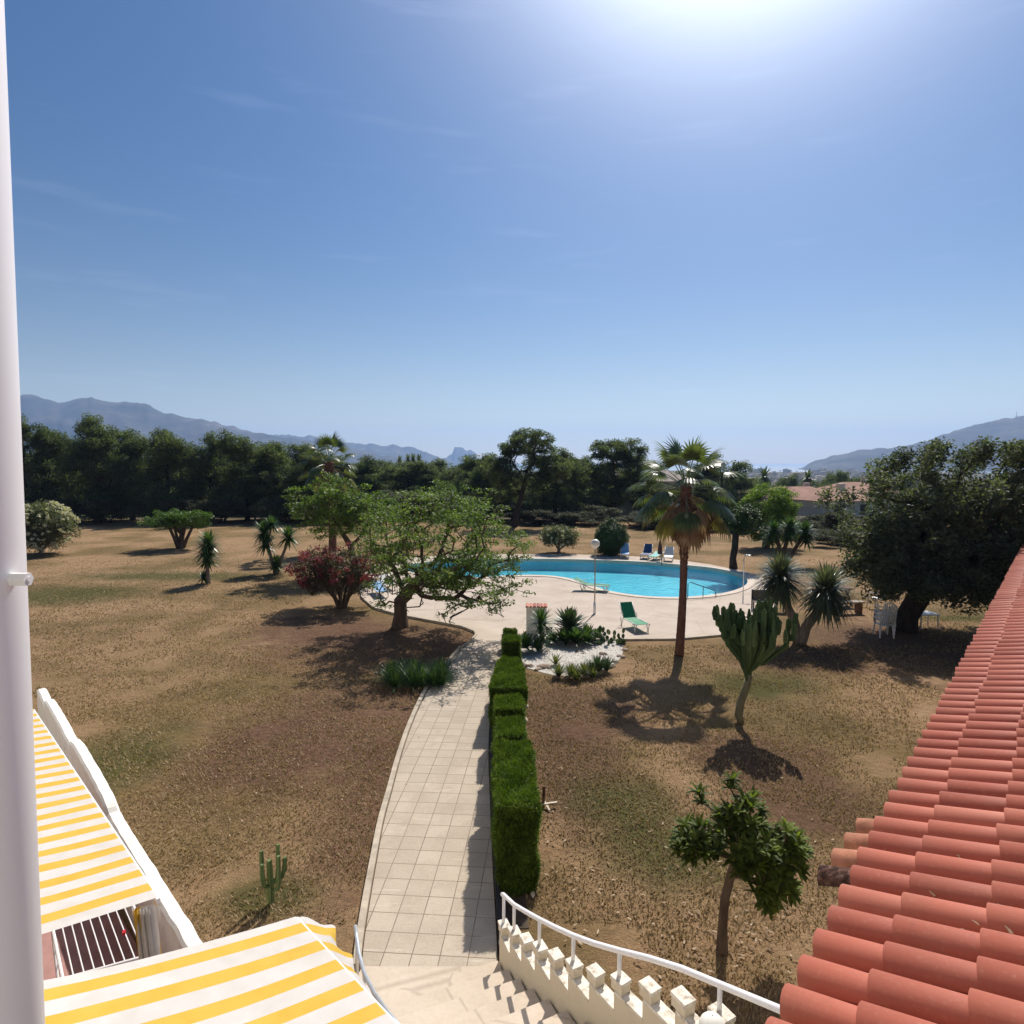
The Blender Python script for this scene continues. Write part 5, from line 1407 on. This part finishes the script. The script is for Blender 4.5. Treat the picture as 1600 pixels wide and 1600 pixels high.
tree('pine_tree', 'tallest open crowned pine with leaning dark trunk beyond the pool', 'tree', ((805-800)/FPX*59, 59, 0), [(-.1,0,0),(.2,0,1.5),(.6,0,3.0),(1.0,0,4.6)],
     [(1.3,0,7.9,2.3,2.2,1.2,90),(.0,0,7.2,1.5,1.5,.8,40),(2.6,0,6.6,1.6,1.6,.9,40),(-1.6,0,5.6,1.7,1.8,1.2,60),(3.9,0,5.3,1.8,1.8,1.1,60),(.8,0,4.4,3.2,2.4,1.0,80),(-1.2,.5,3.2,1.5,1.5,.8,30)], .24, M['leaf_pine'], M['bark_dark'], nper=95, crad=.5, lsize=.17, flat=.6, seed=61, tip=.02, shell=.5, step=.8, group='pines beyond the pool')
tree('pine_tree', 'broad round headed pine behind the round bush', 'tree', ((962-800)/FPX*72, 72, hgt(11.6,72)), [(0,0,0),(.2,0,2.0),(.1,0,4.2)],
     [(-.6,0,7.3,2.4,2.2,1.5,90),(1.6,0,7.1,2.1,2.0,1.4,70),(.6,0,5.0,3.4,2.8,1.6,120),(-2.6,0,4.6,1.9,1.8,1.2,50),(3.2,0,4.0,1.6,1.6,1.2,40),(0,0,2.6,2.6,2.2,1.0,50)], .26, M['leaf_pine'], M['bark_dark'], nper=100, crad=.6, lsize=.19, flat=.65, seed=62, tip=.02, shell=.5, step=.9, group='pines beyond the pool')
GL = 'pines walling the left lawn'
left = [(40,66,660,'dark pine at the far left behind the pale oleander'),(92,68,668,'pine between the far left pine and the tall broad one'),(158,65,657,'tall broad pine left of the flat topped tree'),
        (205,67,668,'pine just right of the tallest one on the left lawn edge'),(262,65,677,'pine standing straight behind the flat topped tree'),(330,67,676,'pine right of the flat topped tree with a wide even crown'),
        (385,66,682,'pine behind the gap between both lawn yuccas'),(432,68,690,'round topped pine behind the two headed yucca'),(478,66,696,'last pine of the left row beside the skirted palm')]
for i, (u, dd_, tv, lab) in enumerate(left): place((0, 1+i%5), u, dd_, tv + (-5,4,-4,6,-3,5,-2,3,0)[i], 84, lab, GL)
for i, u in enumerate((70,180,262,350,440)): place((0, 1+i%3), u, 80+i%3, 688+i*2+(i%2)*6, 95, 'dark pine of the back row hidden behind the front pines at left', 'back row pines at left')
for i, u in enumerate((50,112,170,230,292,350,398,446,490,528)): place((2, 20+i%2), u, 63.5, 778, 76, ['dark undergrowth directly behind the pale oleander','dark undergrowth right of the pale oleander','dark undergrowth between oleander and flat topped tree','dark undergrowth left behind the flat topped tree','dark undergrowth right behind the flat topped tree','dark undergrowth above the single yucca','dark undergrowth between the two lawn yuccas','dark undergrowth above the two headed yucca','dark undergrowth left of the skirted palm trunk','dark undergrowth right of the skirted palm trunk'][i], 'undergrowth at the foot of the pines')
mid = [((0,1),545,88,716,70,'pine behind the green crown of the skirted palm'),((0,2),592,92,717,75,'low pine right of the skirted palm'),((0,3),640,84,722,80,'pine behind the left half of the spreading tree'),((0,1),690,90,720,80,'pine behind the top of the spreading tree'),((0,2),735,80,716,70,'pine left of the tallest open pine'),
       ((0,3),772,68,712,60,'dark pine close left of the tallest open pine'),((0,1),868,66,704,70,'pine close right of the tallest open pine'),((1,8),900,70,716,60,'small open pine between the two big pines'),
       ((0,3),1005,78,712,60,'pine right of the broad round headed one'),((0,1),928,80,716,60,'pine filling the gap left of the broad round headed one'),((0,1),1128,92,712,74,'dark dense pine behind the lone fan palm'),((0,2),1085,96,722,62,'pine left of the dark dense one behind the palm'),
       ((0,3),1165,110,738,50,'low pine right of the dense one behind the palm'),((0,2),1222,150,744,52,'distant pine left of the small far palm'),((0,1),1290,140,741,48,'distant pine right of the small far palm'),((0,3),1325,120,738,60,'distant pine peeping out left of the carob'),((0,2),1370,110,742,60,'distant pine behind the left of the carob crown'),((0,1),1255,165,748,46,'pine among the villa roofs')]
for key, u, dd_, tv, w_, lab in mid: place(key, u, dd_, tv, w_*(1.25 if u < 1100 else 1.0), lab, 'pines beyond the pool')
for i, (u, tv) in enumerate(((510,722),(570,722),(615,724),(665,726),(712,725),(790,735),(850,735),(885,740),(915,735),(1015,742),(1050,748),(1100,745),(1150,745),(1350,745),(1400,742))): place((0, 1+i%3), u, 100+5*(i%3), tv, 80, 'dark pine of the wood behind the garden, partly covered by nearer pines', 'wood behind the garden')
bush = [(560,70,770,90),(610,72,768,90),(660,70,772,90),(715,68,775,90),(765,64,790,60),(800,66,786,60),(845,62,795,56),(880,62,798,56),(905,60,800,50),(930,62,790,50),(985,60,800,56),(1020,58,805,50),(1070,60,812,60),(1105,58,815,60),(1135,56,812,60),(1170,58,810,60),(1250,56,812,60),(1290,54,805,60),(1325,52,800,50),(1380,56,805,60)]
bl_ = ['scrub bush low behind the crown of the second spreading tree','scrub bush behind the left half of the green spreading crown','scrub bush behind the middle of the green spreading crown','scrub bush behind the right edge of the green spreading crown','scrub bush left of the trunk of the tallest open pine','scrub bush at the foot of the tallest open pine','scrub bush above the white flowered oleander, left side','scrub bush above the white flowered oleander, right side','scrub bush midway between far oleander and round bush','scrub bush just left of the round bush','scrub bush just right of the round bush','scrub bush above the blue loungers','scrub bush behind the left side of the palm crown','scrub bush behind the right side of the palm crown','scrub bush behind the forked tree at the pool end','scrub bush left of the lime green tree','scrub bush right of the tall yucca heads','scrub bush below the low white villa','scrub bush touching the left edge of the carob crown','scrub bush hidden behind the carob crown']
for i, (u, dd_, tv, w_) in enumerate(bush): place((2, 20+i%2), u, dd_, tv, w_*1.2, bl_[i], 'scrub along the garden edge')
for u, dd_, tv, w_, lab in ((1262,50,818,56,'dark round bush right of the tall yucca'),(1300,46,826,70,'dark bush beside the lower left of the carob crown')): 
    place((2, 22), u, dd_, tv, w_, lab, 'dark bushes beside the carob')

# small far palms
def small_palm(label, u, dist, top_v, W, group='small far palms', tr=.3):
    x = (u-800)/FPX*dist; z = hgt(x, dist) if dist > 66 else 0; H = CAMH + (722-top_v)/FPX*dist - z
    t = thing('distant_palm', label, 'palm tree', (x, dist, z), 0, group)
    m_ = MB(); m_.tube([(0,0,0),(0,0,H-W*.3)], tr, 8); m_.build('trunk', M['bark_palm'], t)
    m_ = MB(); g = random.Random(int(u))
    for i in range(60):
        a = i*2.4; el = R(80-130*(i/60)); m_.blade((0,0,H-W*.35), (math.cos(a)*math.cos(el),math.sin(a)*math.cos(el),math.sin(el)), W*.52, W*.09, .9, 4, c=g.random())
    m_.build('crown', M['frond'], t); return t
for i, (u, d_, tv, W, lab) in enumerate(((625,140,713,2.6,'leftmost tiny palm on the wooded skyline'),(638,150,711,3.2,'second tiny palm of the trio on the wooded skyline'),(646,145,710,3.4,'third tiny palm of the skyline trio'),(655,150,711,3.4,'rightmost tiny palm of the skyline trio'),(730,110,712,3.2,'tiny palm left of the tallest open pine'),(742,80,722,3.4,'pale palm touching the tallest open pine'),
        (1194,120,732,4.6,'small palm above the villa roofs, left of two'),(1262,140,736,4.6,'small palm above the villa roofs, right of two'))): small_palm(lab, u, d_, tv, W)

# far woods, villas, town
def scatter(name, n, fr, size, mat, seed, k=18, lsz=1.0):
    g = np.random.default_rng(seed); C = []
    while len(C) < n:
        u, d_ = fr(g); x = (u-800)/FPX*d_; z = hgt(x, d_)
        C.append((x, d_, z+size*.5))
    V, F, val = leafcloud(C, k, size*(.7+.6*g.random(len(C))), lsz, .7, .7, seed, .4)
    return tag(np_mesh(name, V, F, mat, None, val), kind='stuff')
scatter('far_woodland', 900, lambda g: (g.uniform(-100,1180), 95+330*g.random()**1.5), 2.6, M['leaf_pine'], 3, 40, .9)
scatter('valley_trees', 420, lambda g: (g.uniform(1140,1700), 130+1400*g.random()**1.8), 2.8, M['leaf_pine'], 4, 30, 1.0)
scatter('distant_trees', 500, lambda g: (g.uniform(-200,1700), 500+1800*g.random()), 4.5, M['leaf_scrub'], 5, 16, 3.0)
M['roof_far'] = simple('faded_villa_roof', (0.34,0.19,0.14), .9, .25, .8); M['roof_grey'] = simple('grey_villa_roof', (.30,.26,.23), .9, .2, .8)
M['villa_white'] = simple('villa_white', (.62,.58,.53), .85, .1, 1); M['villa_glass'] = simple('dark_window_glass', (.03,.035,.045), .2, .1, 1, 0, .5)
def villa(label, u, dist, base_v, W, D, H, rz, roof='roof_far', flat=False, group=None):
    x = (u-800)/FPX*dist; z = hgt(x, dist)
    t = thing('villa', label, 'house', (x, dist, z), rz, group)
    zt = H
    m_ = MB(); m_.box((0,0,zt/2-.5),(W,D,zt+1)); m_.build('wall', M['villa_white'], t)
    m_ = MB(); o_ = .5
    if flat: m_.box((0,0,zt+.18),(W+.5,D+.5,.35))
    else:
        rh = D*.18; a, b_ = W/2+o_, D/2+o_; r2 = W/2-D*.3
        m_.add([(-a,-b_,zt),(a,-b_,zt),(a,b_,zt),(-a,b_,zt),(-r2,0,zt+rh),(r2,0,zt+rh)], [(0,1,5,4),(2,3,4,5),(1,2,5),(3,0,4),(3,2,1,0)])
    m_.build('roof', M[roof], t)
    nw = max(2, int(W/3.2))
    for i in range(nw):
        m_ = MB(); m_.box((-W/2+(i+.5)*W/nw, -D/2-.02, zt*.55),(1.2,.08,1.3)); m_.build('window', M['villa_glass'], t)
    m_ = MB(); m_.box((W*.25,D*.1,zt+1.2),(.8,.8,1.8)); m_.build('chimney', M['villa_white'], t)
    return t
# heights chosen so the roofs show between the tree tops and the garden hedge
vl = [('wide villa with faded red roof left of the lime green tree',1160,105,10,14,5.0,.2,'roof_far',False),('long villa under a grey flat roof right of the small palm',1305,120,18,9,7.0,-.1,'roof_grey',True),('villa with pink tiled roof behind the bare purple shrub',1240,100,15,10,4.6,.15,'roof_far',False),
      ('villa with dark red ridge above the lime green tree',1222,135,16,10,6.4,-.2,'roof_far',False),('low white villa just left of the carob crown',1300,88,12,8,2.8,.3,'roof_far',False),('villa roof seen between carob and scrub',1335,98,12,9,5.2,.1,'roof_far',False),
      ('white villa glimpsed behind the broad round headed pine',925,92,16,9,6.6,-.2,'roof_far',False),('villa with long roof glimpsed beside the palm skirt',1000,84,16,9,5.2,.1,'roof_grey',False),('white house glimpsed through the left pines',372,84,14,8,6.5,.4,'roof_grey',True),('pale house glimpsed low behind the left pines',300,92,12,8,6.0,.2,'roof_grey',True),('white house seen far above the spreading tree',715,150,10,8,9.5,.1,'roof_grey',True)]
for lab, u, d_, W, D, H, rz, rf, fl_ in vl: villa(lab, u, d_, 0, W*.72, D*.85, H*.92, rz, rf, fl_, 'villas beyond the garden')
hm_ = MB(); hm_.box((0,0,.5),(1,1,1)); hm_.box((.2,.1,1.1),(.4,.5,.25))
h0 = None; g = random.Random(77)
for i in range(150):
    if i < 110: u = g.uniform(1165,1420); d_ = 350*math.exp(g.random()*1.9)
    else: u = g.uniform(380,760); d_ = 1500 + 1500*g.random()
    x = (u-800)/FPX*d_; z = hgt(x, d_)
    if h0 is None: h0 = hm_.build('distant_house', M['villa_white']); o = h0
    else: o = h0.copy(); COL.objects.link(o)
    w_ = g.uniform(8,22); o.location = (x, d_, z); o.scale = (w_, g.uniform(8,14), g.uniform(6,13)); o.rotation_euler = (0,0,g.uniform(-.6,.6))
    tag(o, 'tiny pale house of the hazy town in the valley', 'house', 'houses of the distant town')
# mast on the right mountain
ms = thing('radio_mast', 'thin radio mast on top of the hazy right mountain', 'mast', wp(1588,653,3300))
m_ = MB(); m_.tube([(0,0,-20),(0,0,34)], [2.2,.8], 6); m_.build('mast', M['kerb'], ms)
m_ = MB(); m_.box((0,0,8),(9,3,2)); m_.build('crossarm', M['kerb'], ms)
# bare purple shrub and pale shrubs between lime tree and villas
tree('bare_shrub', 'leafless purplish shrub in front of the villa roofs', 'shrub', (gp(1262,850).x*1.0, 52, 0), [(0,0,0),(0,0,1.2)], [(0,0,2.9,1.9,1.6,1.3,240)], .14, M['leaf_boug'], M['bark_grey'], nper=6, crad=.3, lsize=.08, seed=44, tip=.016, shell=.3)

# ------------------------------------------------------------------ grass blades, fallen leaves, twigs
def grass_field():
    g = np.random.default_rng(5); n = 340000
    y = 5.5 + 34*g.random(n)**1.25; u = g.uniform(-60, 1660, n); x = (u-800)/FPX*y
    msk = np.ones(n, bool)
    path_poly = PL + PR[::-1]; PLa = np.array(PL); PRa = np.array(PR)
    xl = np.interp(y, PLa[:,1], PLa[:,0]) - .12; xr = np.interp(y, PRa[:,1], PRa[:,0]) + .42
    msk &= ~((x > xl) & (x < xr))
    msk &= ~((y < 7.9) & (x > -2.3) & (x < 1.6))
    msk &= (x + y > 3.2) | (x > -2)
    # keep off the wall line, terrace, deck and gravel
    wx = GW[1].x + (y-GW[1].y)*(e1.x/e1.y); msk &= ~((y > 5.5) & (x < wx + .25) & (x < -2.6))
    eave = eN.x + (y-eN.y)*(eu.x/eu.y); msk &= x < eave + 1.2
    dist_gb = np.hypot((x-gp(890,1030).x)/2.0, (y-gp(890,1030).y)/1.75); msk &= dist_gb > 1.0
    msk &= ~((y > 20.6) & (x > -9) & (x < 14)); msk &= g.random(n) < np.clip(1.15-(y-8)/26, .12, 1); msk &= ~((y > 19.5) & (x > -2.6) & (x < 1.2))
    cl = np.array([noise.noise(Vector((a*.9, b*.9, 0))) for a, b in zip(x[::1], y[::1])]); msk &= (cl + .45*g.random(n)) > -0.02
    x, y = x[msk], y[msk]; n = len(x)
    h = .022 + .045*g.random(n)**2; a = g.random(n)*6.28; w = .0045 + .0007*y
    dx, dy = np.cos(a), np.sin(a); ln = .9*h
    V = np.empty((n,3,3))
    V[:,0] = np.stack([x-dy*w, y+dx*w, np.zeros(n)],1); V[:,1] = np.stack([x+dy*w, y-dx*w, np.zeros(n)],1)
    V[:,2] = np.stack([x+dx*ln, y+dy*ln, h],1)
    tag(np_mesh('dry_grass', V.reshape(-1,3), np.arange(n*3).reshape(n,3), M['grass'], None, np.clip(.35+.6*g.normal(size=n)*.5+.2,0,1)), kind='stuff')
grass_field()
m_ = MB(); g = random.Random(15)
def litter(u, v, su, sv, n, L=(.05,.10)):
    for _ in range(n):
        q = gp(g.gauss(u, su), min(1590, max(880, g.gauss(v, sv))))
        a = g.random()*6.28; m_.blade((q.x, q.y, .02+.02*g.random()), (math.cos(a), math.sin(a), g.uniform(-.1,.35)), g.uniform(*L), g.uniform(.02,.035), g.uniform(-.5,.5), 3, c=g.random(), prof=lqp)
litter(1150,1475,55,45,95,(.05,.10)); litter(1000,1430,70,50,35,(.04,.08)); litter(870,1270,20,50,30); litter(900,1400,50,60,30); litter(1050,1350,120,90,60); litter(600,1030,70,30,60,(.04,.08)); litter(500,1130,120,70,110,(.03,.06)); litter(940,1030,60,40,40,(.05,.08)); litter(1380,1030,60,40,60,(.05,.1)); litter(1150,1230,120,60,50,(.04,.07)); litter(350,1250,120,70,60,(.03,.06))
tag(m_.build('fallen_leaves', M['dead_leaf']), kind='stuff')
